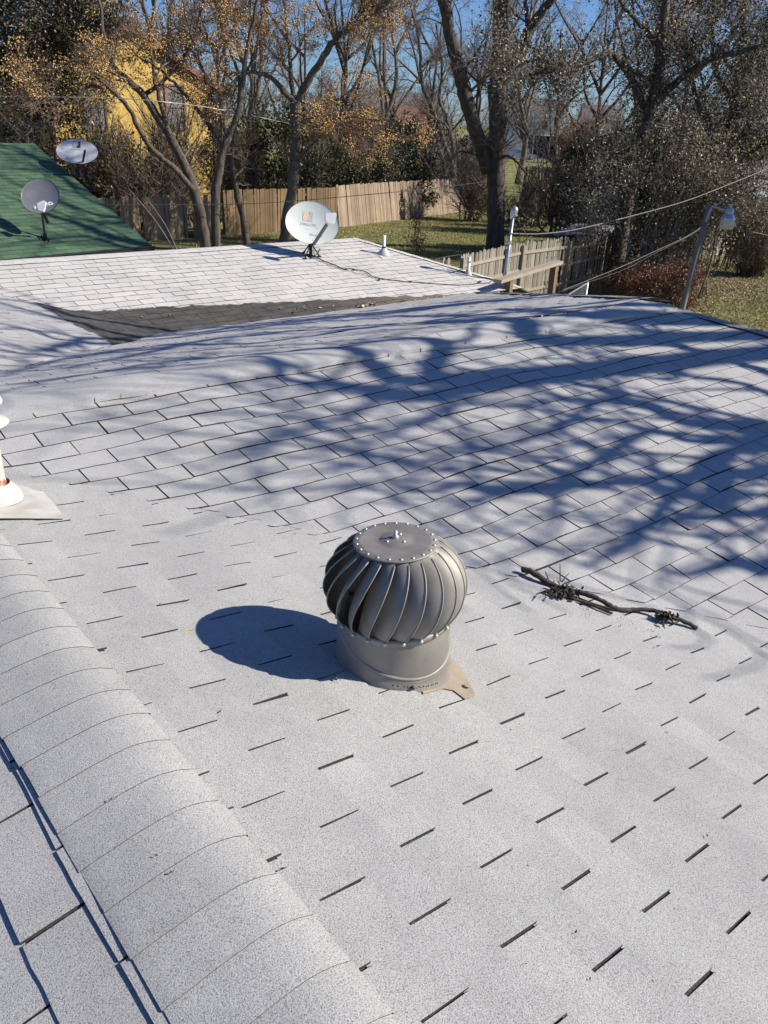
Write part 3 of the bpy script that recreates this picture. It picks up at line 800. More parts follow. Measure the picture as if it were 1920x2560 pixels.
rs = np.random.default_rng(66); mb = MB(); P = [surfAB(rs.uniform(150, 1900), rs.uniform(1180, 2500), .009) for _ in range(26)] + [surfAB(x + rs.normal(0, 14), y + rs.normal(0, 9), .012) for x, y in [(1560, 1560), (1470, 1530), (1640, 1590), (1360, 1500)] for _ in range(14)]
def leaf_quads(P, size, rs, flat=1.0, asp=.55):
    N = len(P); a = unit(rs.normal(0, 1, (N, 3)) * [1, 1, flat]); b = unit(np.cross(a, unit(rs.normal(0, 1, (N, 3)) + [0, 0, (1 - flat) * 4])))
    L = size * rs.uniform(.6, 1.3, N)[:, None]; f = unit(np.cross(a, b)) * L * rs.uniform(-.25, .25, N)[:, None]
    v = np.stack([P - a * L / 2, P + b * L * asp / 2 + f, P + a * L / 2, P - b * L * asp / 2 + f], 1).reshape(-1, 3)
    return v, (np.arange(N) * 4)[:, None] + np.arange(4)[None]
v_, q_ = leaf_quads(np.array(P), .010, rs, .25, .4); mb.add(v_, q_); kind(mb.build("leaf_crumbs", M['stick']), 'stuff')

# ------------------------------------------------------------------ satellite dishes
def text_mesh(txt, size, shear=0, bold=0):
    cu = bpy.data.curves.new("txt", 'FONT'); cu.body = txt; cu.size = size; cu.align_x = 'CENTER'; cu.align_y = 'CENTER'; cu.shear = shear; cu.offset = bold
    cu.resolution_u = 2
    o = bpy.data.objects.new("txt", cu); col.objects.link(o)
    dg = bpy.context.evaluated_depsgraph_get(); me = bpy.data.meshes.new_from_object(o.evaluated_get(dg))
    v = np.array([list(x.co) for x in me.vertices]); f = [list(p.vertices) for p in me.polygons]
    bpy.data.objects.remove(o); bpy.data.curves.remove(cu); bpy.data.meshes.remove(me)
    return v, f

class Dish:
    def __init__(s, c, n, wd, hg, depth, tilt=0, egg=.0):
        s.c = np.asarray(c); s.n = unit(n); s.x = unit(np.cross(Z, s.n)); s.y = np.cross(s.n, s.x)
        ct, st = math.cos(tilt), math.sin(tilt); s.x, s.y = s.x * ct + s.y * st, -s.x * st + s.y * ct
        s.a, s.b, s.d, s.egg = wd / 2, hg / 2, depth, egg
    def surf(s, x, y, off=0): # x,y in metres on the dish face
        r2 = (x / s.a) ** 2 + (y / s.b) ** 2
        return s.c + s.x * x + s.y * y + s.n * (s.d * (np.minimum(r2, 1.1) - 1) + off)
    def reflector(s, parent, mats):
        mb = MB(); th = np.linspace(0, 2 * math.pi, 64, endpoint=False); rows = []
        rs = np.concatenate([np.linspace(.001, .985, 14), [1.0]])
        def ringp(r, off): 
            out = []
            for t in th:
                cx_, sy_ = math.cos(t), math.sin(t)
                x = s.a * r * cx_ * (1 + s.egg * sy_); y = s.b * r * sy_
                out.append(s.c + s.x * x + s.y * y + s.n * (s.d * (r * r - 1) + off))
            return out
        front = [ringp(r, 0) for r in rs]; lip = [ringp(1.012, .004), ringp(1.016, -.004), ringp(1.012, -.014), ringp(.985, -.014)]
        back = [ringp(r, -.010) for r in rs[::-1]]
        mb.grid(np.array(front + lip[:1])[:, ::-1] if False else np.array(front + lip[:1]), mat=0, closed=True)
        mb.grid(np.array(lip), mat=1, closed=True); mb.grid(np.array(back), mat=1, closed=True)
        return mb.build("reflector", mats, parent)
    def decal(s, name, v2, faces, parent, m, off=.0035):
        mb = MB(); P = np.array([s.surf(x, y, off) for x, y in v2])
        q = [f for f in faces if len(f) == 4]; t = []
        for f in faces:
            if len(f) == 3: t.append(f)
            elif len(f) > 4: t += [[f[0], f[i], f[i + 1]] for i in range(1, len(f) - 1)]
        mb.add(P, q, t); return mb.build(name, m, parent)

def swoosh_logo(D, parent, cx_, cy_, sz, mats):
    """block split by a white swoosh: left half with a notch, right half a curved grey wedge"""
    n = 14
    L = [(-.5, .40)] + [(-.5, -.5)] + [(-.20 + .02 * i, -.5) for i in range(3)]
    arc = [(-.12 + .40 * math.cos(t), .02 + .46 * math.sin(t)) for t in np.linspace(-math.pi / 2, math.pi / 2, n)]
    left = [(-.5, -.5), (-.14, -.5)] + [(-.14 + .34 * math.cos(t), -.04 + .46 * math.sin(t)) for t in np.linspace(-math.pi / 2 + .05, math.pi / 2, n)] + [(-.5, .42)]
    right = [(-.08, -.5)] + [(.5, -.5), (.5, .5), (.16, .5)] + [(.40 - .22 * (t ** 2) * 1.2 + .02, .5 - .95 * t) if False else (.16 + .26 * math.sin(math.pi * (1 - t)) * (1 - t * .4) - .26 * t ** 2, .5 - .98 * t) for t in np.linspace(.08, .98, n)]
    for pts, m, nm in ((left, mats[0], "logo_half"), (right, mats[1], "logo_half")):
        P = [(cx_ + x * sz, cy_ + y * sz * .95) for x, y in pts]
        c0 = tuple(np.mean(P, 0)); v = P + [c0]; k = len(P)
        D.decal(nm, v, [[i, (i + 1) % k, k] for i in range(k)], parent, m)

# white dish on the far wing
def onD(px, py, h=.004): return on(nD, dD, px, py) + nD * h
MBASE = onD(777, 641, 0)
dsh = thing("satellite_dish", MBASE, "white satellite dish with peach and grey logo on the ridge of the white shingle wing", "satellite dish")
Yd = MBASE[1]
nd = unit(np.array([.28, -.88, .36])); dc = at(781, 557, Yd - .02)
D1_ = Dish(dc, nd, .80, .62, .060, tilt=R_(-7), egg=-.05)
D1_.reflector(dsh, [M['dish'], M['armg']])
swoosh_logo(D1_, dsh, -.065, .100, .145, (M['inkp'], M['inkl']))
v_, f_ = text_mesh("DIRECTV", .052, 0, .0012); D1_.decal("lettering", [(x * 1.22 - .050, y - .020) for x, y, _ in v_], f_, dsh, M['inkl'])
v_, f_ = text_mesh("SlimLine", .060, .35); D1_.decal("lettering", [(x + .065, y - .165) for x, y, _ in v_], f_, dsh, M['ink'])
for x, y in ((-.06, -.085), (.09, -.055), (.025, -.245)):
    D1_.decal("bolt_head", [(x + .008 * math.cos(t), y + .008 * math.sin(t)) for t in np.linspace(0, 6.28, 8, endpoint=False)], [list(range(8))], dsh, M['inkl'])
mb = MB(); mt = dc - nd * .13 - D1_.y * .14
mb.tube(smooth_line([MBASE + Z * .05, MBASE + Z * .22, MBASE + Z * .32 + np.array([0, .03, 0]), mt], 3), .024, 10); mb.build("mast", M['black'], dsh)
mb = MB(); mb.box(dc - nd * .115 - D1_.y * .10, (.16, .06, .2), np.stack([D1_.x, nd, D1_.y], 1), bev=.01); mb.build("bracket", M['black'], dsh)
mb = MB(); f0 = MBASE
mb.box(f0 + nD * .008, (.11, .17, .012), np.stack([U, np.cross(nD, U), nD], 1), bev=.003)
for a_, b_ in ((-.20, -.10), (.16, -.06), (-.05, .18)):
    e_ = f0 + U * a_ * .8 + esD * (-b_) * .8 + nD * .01; mb.tube([e_, f0 + Z * .20], .010, 6); mb.box(e_, (.05, .05, .008), np.stack([U, np.cross(nD, U), nD], 1))
mb.box(f0 + Z * .07, (.05, .05, .12), bev=.008)
mb.build("foot", M['black'], dsh)
arm0 = D1_.surf(.035, -.31, -.012); lnb = at(824.5, 550, Yd - .42)
mb = MB(); d_ = unit(lnb - arm0); s_ = unit(np.cross(d_, Z)); n_ = np.cross(s_, d_)
mb.box((arm0 + lnb) / 2, (np.linalg.norm(lnb - arm0), .042, .042), np.stack([d_, s_, n_], 1), bev=.006); mb.build("arm", M['armg'], dsh)
mb = MB(); fx = unit(np.array([1, .15, 0])); fy = unit(np.cross(nd, fx)); fy = fy if fy[2] > 0 else -fy
hexp = [(-.075, .055), (-.06, .08), (.075, .085), (.085, .06), (.062, -.052), (.04, -.070), (-.028, -.062), (-.072, -.02)]
mb.prism([lnb + fx * x + fy * y - nd * .02 for x, y in hexp], nd, .09); l_ = mb.build("lnb_housing", M['lnbw'], dsh)
mb = MB(); mb.tube(smooth_line([arm0 - Z * .02, arm0 + np.array([.02, -.02, -.16]), MBASE + np.array([.14, 0, .12]), MBASE + np.array([.10, -.02, .03])], 5), .006, 6); mb.build("lead", M['rubber'], dsh)

# green roofed house with two dishes -----------------------------------
E1g = atz(380, 614, 2.55); E0g = atz(0, 650, 2.55)
Ug = unit(E1g - E0g); Vg = unit(np.cross(Z, Ug)); TG = .405; KG = 4.05
gh = thing("green_roof_house", (E1g - Ug * 4 + Vg * 3) * [1, 1, 0], "neighbouring house with a dark green shingle roof and dark gutter, at left", "house")
esG = -unit(Vg + Z * TG); nG = unit(np.cross(esG, Ug)); nG *= np.sign(nG[2])
mb = MB(); mbu = MB(); LG = KG * math.sqrt(1 + TG * TG)
r_ = np.random.default_rng(3); nrow = 34; ex = LG / nrow
for i in range(nrow):      # from eave upward
    s0 = i * ex; t0_ = (i % 2) * .15 + r_.uniform(-.03, .03)
    for t in np.arange(-9.0 - t0_, 0, .30):
        ta, tb = max(-9, t), min(0, t + .294)
        if tb - ta < .02: continue
        l = r_.uniform(.004, .010)
        p = [E1g + Ug * ta - esG * (s0 - .0) + nG * l, E1g + Ug * tb - esG * s0 + nG * l, E1g + Ug * tb - esG * (s0 + ex + .004), E1g + Ug * ta - esG * (s0 + ex + .004)]
        mb.add(p + [p[0] - nG * .012, p[1] - nG * .012], [[0, 1, 2, 3]], mat=0); mb.add([p[0], p[1], p[1] - nG * .014, p[0] - nG * .014], [[0, 3, 2, 1]], mat=1)
mb.prism([E1g - Ug * 9 - nG * .012, E1g - nG * .012, E1g - esG * LG - nG * .012, E1g - Ug * 9 - esG * LG - nG * .012], -nG, .05, mat=1)
RG = E1g - esG * LG
rb = unit(Vg - Z * TG)
mb.prism([RG, RG - Ug * 9, RG - Ug * 9 + rb * LG, RG + rb * LG], unit(np.cross(rb, Ug)) * -1, -.04, mat=0)
rgl = mb.build("roof", [M['green'], M['edge']], gh)
mb = MB(); Mg = np.stack([Ug, Vg, Z], 1)
mb.box(E1g - Ug * 4.5 - Vg * .05 - Z * .05, (9.0, .11, .10), Mg, bev=.02); mb.box(E1g - Ug * 4.5 - Vg * .115 + Z * .002, (9.0, .02, .015), Mg)
mb.build("gutter", M['gutter'], gh)
mb = MB(); mb.box(E1g - Ug * 4.5 + Vg * .05 - Z * .12, (8.96, .03, .16), Mg); mb.build("fascia", M['gutter'], gh)
mb = MB(); mb.box(E1g * [1, 1, 0] - Ug * 4.6 + Vg * .5 + Z * 1.25, (8.4, .15, 2.5), Mg)
c_ = E1g * [1, 1, 0] - Ug * .4 + Vg * KG; mb.box(c_ + Z * 1.25, (.15, KG * 2 - 1.1, 2.5), Mg)
mb.prism([c_ - Vg * (KG - .5) + Z * 2.5, c_ + Vg * (KG - .5) + Z * 2.5, c_ + Z * (2.5 + KG * TG - .25)], Ug, .12)
mb.build("wall", M['wallgrey'], gh)
gnd = float(nG @ (E1g - O))
def onG(px, py): return on(nG, gnd, px, py)
def small_dish(label, base_px, c_px, n, wd, hg, matr, dY=0.0, tilt=0):
    b_ = onG(*base_px); th = thing("satellite_dish", b_, label, "satellite dish")
    c = at(*c_px, b_[1] + dY); D = Dish(c, n, wd, hg, .045, tilt=tilt, egg=0)
    D.reflector(th, [matr, M['black']])
    mb = MB(); mb.tube(smooth_line([b_ + Z * .02, b_ + Z * .14, c - D.n * .10 - D.y * hg * .30, c - D.n * .06 - D.y * hg * .1], 4), .021, 9); mb.build("mast", M['black'], th)
    mb = MB(); mb.box(b_ + nG * .01, (.14, .2, .015), np.stack([Ug, np.cross(nG, Ug), nG], 1), bev=.004); mb.box(b_ + Z * .06, (.06, .07, .1), bev=.01)
    mb.tube([b_ + Z * .16, b_ - Ug * .12 + nG * .01], .008, 5); mb.tube([b_ + Z * .16, b_ + esG * .12 + nG * .01], .008, 5); mb.build("foot", M['black'], th)
    return th, D, b_
n1 = unit(np.array([.05, -.80, .55]))
sd1, DD1, b1 = small_dish("satellite dish coloured dark grey for shade, nearer the gutter of the green roof, with a white receiver arm", (114, 598), (101, 490), n1, .66, .66, M['dishg'], -.02)
lp = at(104, 515, b1[1] - .34)
def receiver(th, D, tip_px, foot_px, dY, b_, pts, horn=True):
    tip = at(*tip_px, b_[1] + dY); ft = at(*foot_px, b_[1] - .10)
    mb = MB(); d_ = unit(tip - ft); s_ = unit(np.cross(d_, D.n)); n_ = np.cross(s_, d_)
    mb.box((tip + ft) / 2, (np.linalg.norm(tip - ft), .05, .04), np.stack([d_, s_, n_], 1), bev=.008)
    mb.build("arm", M['black'], th); return tip
tip = receiver(sd1, DD1, (107, 526), (120, 558), -.32, b1, None)
mb = MB(); xx = unit(np.array([1, .1, .18])); yy = np.cross(n1, xx); yy = yy if yy[2] > 0 else -yy
mb.prism([tip + xx * x + yy * y for x, y in [(-.075, .02), (-.06, .115), (.05, .155), (.085, .12), (.06, .03), (.02, -.045), (-.04, -.03)]], n1, .06)
mb.ball(tip - xx * .125 + yy * .035 + n1 * .02, .05, 12, scale=(1, .7, 1.0)); mb.build("lnb_housing", M['lnbw'], sd1)
v_, f_ = text_mesh("HD", .085, .1, .003)
mb = MB(); P_ = np.array([tip + xx * (.125 + x) + yy * (.09 + y) + n1 * .03 for x, y, _ in v_])
mb.add(np.vstack([P_, P_ - n1 * .012]), None, [[f[0], f[i], f[i + 1]] for f in f_ for i in range(1, len(f) - 1)] + [[f[0] + len(P_), f[i + 1] + len(P_), f[i] + len(P_)] for f in f_ for i in range(1, len(f) - 1)]); mb.build("lettering", M['lnbw'], sd1)
mb = MB(); mb.tube([tip + xx * .06 + yy * .06 + n1 * .02, tip + xx * .20 + yy * .085 + n1 * .02], .006, 5); mb.build("badge_bracket", M['lnbw'], sd1)
n2 = unit(np.array([.15, -.70, .70]))
sd2, DD2, b2 = small_dish("pale grey satellite dish near the ridge of the green roof, with a black swoosh mark", (199, 442), (193.5, 379), n2, .82, .62, M['dishl'], -.02, tilt=R_(-3))
swoosh_logo(DD2, sd2, -.03, .20, .15, (M['ink'], M['inkd']))
v_, f_ = text_mesh("DIRECTV", .05, 0, .001); DD2.decal("lettering", [(x * 1.1 - .03, y + .085) for x, y, _ in v_], f_, sd2, M['inkl'])
receiver(sd2, DD2, (212.5, 376), (206, 411), -.36, b2, None)

# ------------------------------------------------------------------ small things on the far wing
cp = [(560, 840), (640, 890), (700, 915), (780, 945), (850, 975), (910, 1003), (960, 1010), (1010, 1002), (1060, 1010), (1130, 1025), (1200, 1040), (1255, 1070), (1290, 1102), (1340, 1118), (1400, 1130), (1520, 1150), (1640, 1160)]
cab = [(680 + x / 5.184, 480 + y / 5.184) for x, y in cp] + [(640 + x / 2.592, 440 + y / 2.592) for x, y in [(960, 690), (1060, 695), (1150, 703), (1230, 708), (1300, 712), (1380, 708), (1440, 700), (1500, 698), (1525, 685), (1547, 672)]]
mb = MB(); mb.tube(smooth_line([onD(x, y, .014) for x, y in cab], 3), .0068, 6)
for x, y in ((865, 675), (884, 676), (1026, 706), (1196, 708), (1200, 706)): mb.ball(onD(x, y, .016), .02, 8, scale=(1.2, 1, .6))
tag(mb.build("cable", M['rubber']), "black cable snaking over the white shingles from the big white dish", "cable")
cab2 = [(680 + x / 5.184, 480 + y / 5.184) for x, y in [(540, 860), (620, 905), (700, 935), (760, 965), (840, 990), (940, 1015), (1060, 1050), (1180, 1080), (1300, 1120), (1380, 1150)]]
mb = MB(); mb.tube(smooth_line([onD(x, y, .011) for x, y in cab2], 3), .0028, 5); mb.ball(onD(947, 702, .014), .018, 8)
tag(mb.build("cable", M['cabled']), "thin grey wire lying beside the thicker black cable on the white shingles", "cable")
pv = onD(959, 637, 0); t_ = thing("vent_stack", pv, "short white plastic vent stack in a white boot on the white shingle wing", "vent pipe")
lathe_obj("pipe", [(.027, .0), (.027, .30), (.022, .30), (.022, .26)], pv, M['pvc'], t_, seg=20)
mb = MB(); mb.lathe([(.10, .0), (.092, .03), (.06, .065), (.036, .10), (.030, .105)], pv + nD * .004, unit(nD + Z), 24); mb.box(pv + nD * .006, (.28, .30, .006), np.stack([U, np.cross(nD, U), nD], 1)); mb.build("boot", M['white'], t_)
lathe_obj("band", [(.029, .095), (.034, .10), (.034, .125), (.029, .13)], pv, M['gutter'], t_, seg=20)
pv = on(nD, dD, 1170, 684); t_ = thing("vent_stack", pv, "white plastic vent stack beside the hip edge in front of the picket fence", "vent pipe")
lathe_obj("pipe", [(.027, -.05), (.027, .26), (.022, .26), (.022, .2)], pv, M['pvc'], t_, seg=20)
lathe_obj("boot", [(.07, -.02), (.045, .03), (.030, .06)], pv, M['white'], t_, seg=20)
MS = on(nD, dD, 1260, 706)
t_ = thing("service_mast", MS, "galvanised service mast with a rounded weatherhead rising past the roof edge", "mast")
top = at(1282, 545, MS[1] + .02); dm = unit(top - MS)
mb = MB(); mb.tube([MS - dm * .6, top], .0245, 14); mb.build("pipe", M['steel'], t_)
mb = MB(); mb.lathe([(.028, 0), (.030, .01), (.030, .06), (.028, .065)], MS + dm * .58, dm, 14); mb.box(MS + dm * .60 + np.array([.035, 0, 0]), (.05, .03, .02)); mb.build("strap_clamp", M['alum'], t_)
mb = MB(); hd = top + dm * .07
th_ = np.linspace(0, math.pi, 9); 
mb.lathe([(.026, -.09), (.032, -.06), (.048, -.02), (.056, .03), (.050, .07), (.030, .095), (.0001, .104)], hd, unit(dm + np.array([.25, -.1, 0])), 20)
mb.box(hd + np.array([.035, -.01, -.03]), (.05, .07, .03), bev=.01); mb.build("weatherhead", M['alum'], t_)
mb = MB()
for pts in ([(1292, 545), (1297, 560), (1298, 585), (1297, 604)], [(1293, 546), (1302, 565), (1312, 580), (1318, 592), (1312, 603), (1300, 605), (1296, 598)], [(1292, 546), (1299, 558), (1313, 561)]):
    mb.tube(smooth_line([at(x, y, MS[1] - .06) for x, y in pts], 4), .0065, 5)
mb.build("service_leads", M['rubber'], t_)
mb = MB(); mb.lathe([(.10, .0), (.06, .02), (.03, .07)], MS - Z * .03, Z, 18); mb.build("boot", M['gutter'], t_)

# dead leaves in the gutter valley
def leaf_quads(P, size, rs, flat=1.0, asp=.55):
    N = len(P); a = unit(rs.normal(0, 1, (N, 3)) * [1, 1, flat]); b = unit(np.cross(a, unit(rs.normal(0, 1, (N, 3)) + [0, 0, (1 - flat) * 4])))
    L = size * rs.uniform(.6, 1.3, N)[:, None]; f = unit(np.cross(a, b)) * L * rs.uniform(-.25, .25, N)[:, None]
    v = np.stack([P - a * L / 2, P + b * L * asp / 2 + f, P + a * L / 2, P - b * L * asp / 2 + f], 1).reshape(-1, 3)
    q = (np.arange(N) * 4)[:, None] + np.arange(4)[None]
    return v, q
mb = MB(); rs = np.random.default_rng(12); P = []
for (x0, x1, n, yo, sp) in ((893, 940, 80, 768, 3), (995, 1075, 170, 761, 3.2), (1090, 1225, 420, 751, 3.6), (1225, 1290, 70, 746, 3.5), (700, 1000, 25, 775, 6), (260, 640, 10, 800, 8)):
    for i in range(n):
        x = rs.uniform(x0, x1); y = yo - (x - x0) / max(1, x1 - x0) * 5 + rs.normal(0, sp) * .6
        P.append(onD(x, y, .012 + abs(rs.normal(0, .012))))
v_, q_ = leaf_quads(np.array(P), .055, rs, .4); mb.add(v_, q_)
for x0, y0, x1, y1 in ((1158, 743, 1222, 742), (1130, 747, 1190, 743), (1010, 762, 1050, 757)): mb.tube([onD(x0, y0, .02), onD((x0 + x1) / 2, (y0 + y1) / 2 - .5, .03), onD(x1, y1, .02)], .006, 4)
kind(mb.build("leaf_litter", M['litter']), 'stuff')

# ------------------------------------------------------------------ fences
def gpt(px, py): return atz(px, py, 0.0)
def board_fence(name, label, P0, P1, h, m, seed, gaps=0.04, lean0=0.0, lean1=0.0, tilt=0.0, bw=.14, jag=.05, rails_front=False, posts=True, group=None, dog=False, broken=()):
    r = np.random.default_rng(seed); P0, P1 = np.array(P0), np.array(P1); d = P1 - P0; L = np.linalg.norm(d); d = d / L
    n = unit(np.cross(d, Z)); 
    if n[1] > 0: n = -n                                    # towards the camera
    t_ = thing(name, (P0 + P1) / 2, label, "fence", group); mb = MB(); N = int(L / bw)
    for i in range(N):
        f = (i + .5) / N
        if r.random() < gaps or i in broken: continue
        ln = lean0 + (lean1 - lean0) * f + r.normal(0, .012); hh = h + r.normal(0, jag * .5) - (abs(r.normal(0, .1)) if r.random() < .06 else 0)
        c = P0 + d * (f * L); up = unit(Z + d * ln + n * (-tilt)); 
        Mx = np.stack([d, n, up], 1); wd = bw * r.uniform(.90, .97)
        if dog:
            a, b, t2 = wd / 2, wd / 2 * .45, .009
            poly = [(-a, 0), (a, 0), (a, hh - .05), (b, hh), (-b, hh), (-a, hh - .05)]
            mb.prism([c + d * x + up * z + n * (t2 / 2) for x, z in poly], n, .018)
        else:
            mb.box(c + up * hh / 2 + n * r.normal(0, .006), (wd, .018, hh), Mx)
    mb.build("board_panel", m, t_)
    s = 1 if rails_front else -1
    for hz in ((.35, h * .55, h - .3) if h > 1.5 else (.3, h - .3)):
        mb = MB(); off = n * s * .035
        up = unit(Z + d * (lean0 + lean1) / 2 - n * tilt)
        a, b = P0 + up * hz + off, P1 + up * hz + off; c = (a + b) / 2
        mb.box(c, (L, .04, .085), np.stack([d, n, Z], 1)); mb.build("rail", M['wood_rail'] if rails_front else m, t_)
    if posts:
        for k in range(int(L / 2.6) + 1):
            mb = MB(); c = P0 + d * min(L, k * 2.6) + n * s * .08
            mb.box(c + Z * (h * .48) - n * tilt * h * .5, (.09, .09, h * .96), np.stack([d, n, unit(Z - n * tilt)], 1)); mb.build("post", m, t_)
    return t_
b0, b1_, b2_, b3, b4, b5 = gpt(215, 612), gpt(462, 596), gpt(564, 588), gpt(842, 570), gpt(848, 569), gpt(1172, 528)
board_fence("board_fence", "weathered grey-brown board fence with gaps beneath the yellow house", b0, b1_, 1.72, M['wood_grey'], 1, gaps=.03, jag=.10, lean0=.02, lean1=-.02, broken=(17,))
board_fence("board_fence", "gappy end of the grey board fence behind the forked dark trunks", b1_ + (b2_ - b1_) * .02, b1_ + (b2_ - b1_) * .82, 1.70, M['wood_grey'], 2, gaps=.25, jag=.12)
board_fence("board_fence", "upright brown board fence behind the big white dish", b2_, b3, 1.88, M['wood_brown'], 3, gaps=.01, jag=.03)
board_fence("board_fence", "pale board fence section leaning over at the back of the lawn", b4, b5, 1.95, M['wood_pale'], 4, gaps=.015, jag=.03, lean0=-.03, lean1=-.20, tilt=.10, bw=.16)
b6, b7 = gpt(1180, 527), gpt(1232, 522)
board_fence("board_fence", "short run of loose grey boards between the leaning fence and the large trunk", b6, b7, 1.9, M['wood_grey'], 5, gaps=.30, jag=.1)
b8, b9 = gpt(1300, 541), gpt(1500, 556)
board_fence("board_fence", "dark board fence in deep shade right of the large trunk", b8, b9, 1.95, M['wood_dark'], 6, gaps=.02, jag=.04)
b10, b11 = at(1312, 437, 62) * [1, 1, 0], at(1425, 440, 62) * [1, 1, 0]
board_fence("board_fence", "far dark fence below the parked blue-grey car", b10, b11, 2.35, M['wood_dark'], 7, gaps=.02, jag=.03)
# loose boards leaning at the back fence
def board(name, a, b, wd, th, m, label=None, parent=None, nrm=np.array([0, -1.0, 0.2])):
    a, b = np.array(a), np.array(b); d = unit(b - a); s = unit(np.cross(d, nrm)); n = np.cross(s, d)
    mb = MB(); mb.box((a + b) / 2, (np.linalg.norm(b - a), wd, th), np.stack([d, s, n], 1)); o = mb.build(name, m, parent)
    if label: tag(o, label, "board")
    return o
board("loose_board", gpt(945, 543) - Z * .02, at(912, 497, gpt(905, 548)[1] - .1), .13, .03, M['wood_dark'], "dark loose board propped diagonally against the brown fence end")
board("loose_board", at(760, 522, b3[1] - .9) * [1, 1, 0] + Z * .6, at(766, 470, b3[1] - .9), .07, .03, M['wood_rail'], "thin pale stick standing up behind the big white dish")
board("loose_board", gpt(470, 590) + Z * .06, gpt(590, 584) + Z * .06, .18, .05, M['wood_rail'], "pale plank lying on the grass at the foot of the grey fence", nrm=Z)

# near picket fence on the right
pk = [atz(1152, 637, 1.8) * [1, 1, 0], atz(1304, 606, 1.8) * [1, 1, 0], atz(1421, 593, 1.8) * [1, 1, 0], atz(1520, 577, 1.8) * [1, 1, 0]]
board_fence("picket_fence", "sunlit weathered picket fence with pale rails beside the service mast", pk[0], pk[1], 1.8, M['wood_picket'], 8, gaps=0, jag=.03, rails_front=True, dog=True, bw=.105)
board_fence("picket_fence", "dappled continuation of the weathered picket fence in front of the low shed", pk[1] + (pk[2] - pk[1]) * .01, pk[2], 1.8, M['wood_picket'], 9, gaps=.02, jag=.04, rails_front=True, dog=True, bw=.105)
board_fence("picket_fence", "dark shaded end of the picket fence beside the vine-covered trunk", pk[2] + (pk[3] - pk[2]) * .01, pk[3] + (pk[3] - pk[2]) * .5, 1.75, M['wood_grey'], 10, gaps=.15, jag=.05, rails_front=True, dog=True, bw=.11)
for i, (x, y, lab) in enumerate(((1111, 662, "left of the two short pickets standing apart beyond the roof edge"), (1126, 661, "right of the two short pickets standing apart beyond the roof edge"))):
    a = atz(x, y - 18, 2.0); mb = MB(); d_ = unit(pk[1] - pk[0]); n_ = np.cross(d_, Z); up = unit(Z + d_ * (-.02 - .03 * i))
    c = a * [1, 1, 0]; mb.prism([c + d_ * x_ + up * z_ for x_, z_ in [(-.065, 0), (.065, 0), (.065, 1.95), (.03, 2.0), (-.03, 2.0), (-.065, 1.95)]], n_, .02); tag(mb.build("picket", M['wood_picket']), lab, "picket", "short pickets standing apart")
# low timber rail on posts in front of it
r0, r1 = at(1243, 703, 12.6), at(1398, 655, 14.4)
rl = thing("timber_rail", (r0 + r1) / 2 * [1, 1, 0], "flat pale timber rail on posts running away from the foot of the service mast", "rail")
board("top_rail", r0, r1, .15, .05, M['wood_rail'], parent=rl, nrm=Z)
for f in (.18, .92):
    mb = MB(); c = r0 + (r1 - r0) * f; d_ = unit((r1 - r0) * [1, 1, 0]); mb.box((c[0], c[1], c[2] / 2 - .02), (.10, .10, c[2] - .04), np.stack([d_, np.cross(Z, d_), Z], 1)); mb.build("post", M['wood_brown'], rl)
# chain link fence
c0, c1 = at(1290, 720, 15.5) * [1, 1, 0], at(1470, 700, 21.0) * [1, 1, 0]
cl = thing("chain_link_fence", (c0 + c1) / 2, "thin chain-link fence in front of the shaded pickets", "fence")
d_ = c1 - c0; L = np.linalg.norm(d_); d_ = d_ / L; Pm = []
for k in range(int(L / .11) + 24):
    for s in (1, -1):
        a = k * .11 if s > 0 else k * .11; x0 = a; x1 = a + s * 1.4
        z0, z1 = .05, 1.45; X0, X1 = np.clip(x0, 0, L), np.clip(x1, 0, L)
        if abs(X1 - X0) < .05: continue
        f0, f1 = (X0 - x0) / (x1 - x0), (X1 - x0) / (x1 - x0)
        Pm.append([c0 + d_ * X0 + Z * (z0 + 1.4 * f0), c0 + d_ * X1 + Z * (z0 + 1.4 * f1)])
Pm = np.array(Pm); v_, q_ = tubes(Pm, np.full(Pm.shape[:2], .0016), 3)
mb = MB(); mb.add(v_, q_); mb.build("wire_mesh", M['steel'], cl)
for k in range(4):
    mb = MB(); p = c0 + d_ * (L * k / 3); mb.tube([p, p + Z * 1.5], .03, 8); mb.build("post", M['steel'], cl)
mb = MB(); mb.tube([c0 + Z * 1.47, c1 + Z * 1.47], .02, 6); mb.build("top_rail", M['steel'], cl)

# ------------------------------------------------------------------ yard lamp, wires
LB = at(1706, 778, 16.0); LT = at(1776, 512, 16.3); dl_ = unit(LT - LB); LB0 = LB - dl_ * (LB[2] / dl_[2])
lp_ = thing("yard_lamp", LB0, "leaning grey wooden pole with a curved arm and round yard lamp", "lamp post")
mb = MB(); mb.tube(np.array([LB0 - dl_ * .2, LB0 + (LT - LB0) * .5 + rng.normal(0, .008, 3), LT]), [.062, .056, .050], 12); mb.build("pole", M['pole'], lp_)
hd = at(1824, 530, 16.2)
mb = MB(); mb.tube(smooth_line([LT - dl_ * .30 + np.array([-.03, -.08, 0]), LT - dl_ * .05 + np.array([.0, -.08, 0]), at(1787, 517, 16.2), at(1803, 523, 16.2), hd + Z * .02], 4), .018, 8); mb.build("arm", M['steel'], lp_)
mb = MB(); mb.lathe([(0.0001, 0.1312), (0.0410, 0.1271), (0.0697, 0.1066), (0.0738, 0.0164), (0.0697, 0.0000)], hd - Z * .05, Z, 20); mb.lathe([(0.0246, 0.0000), (0.0246, 0.0492), (0.0123, 0.0615), (0.0001, 0.0615)], hd + Z * .08, Z, 12); mb.build("lamp_housing", M['alum'], lp_)
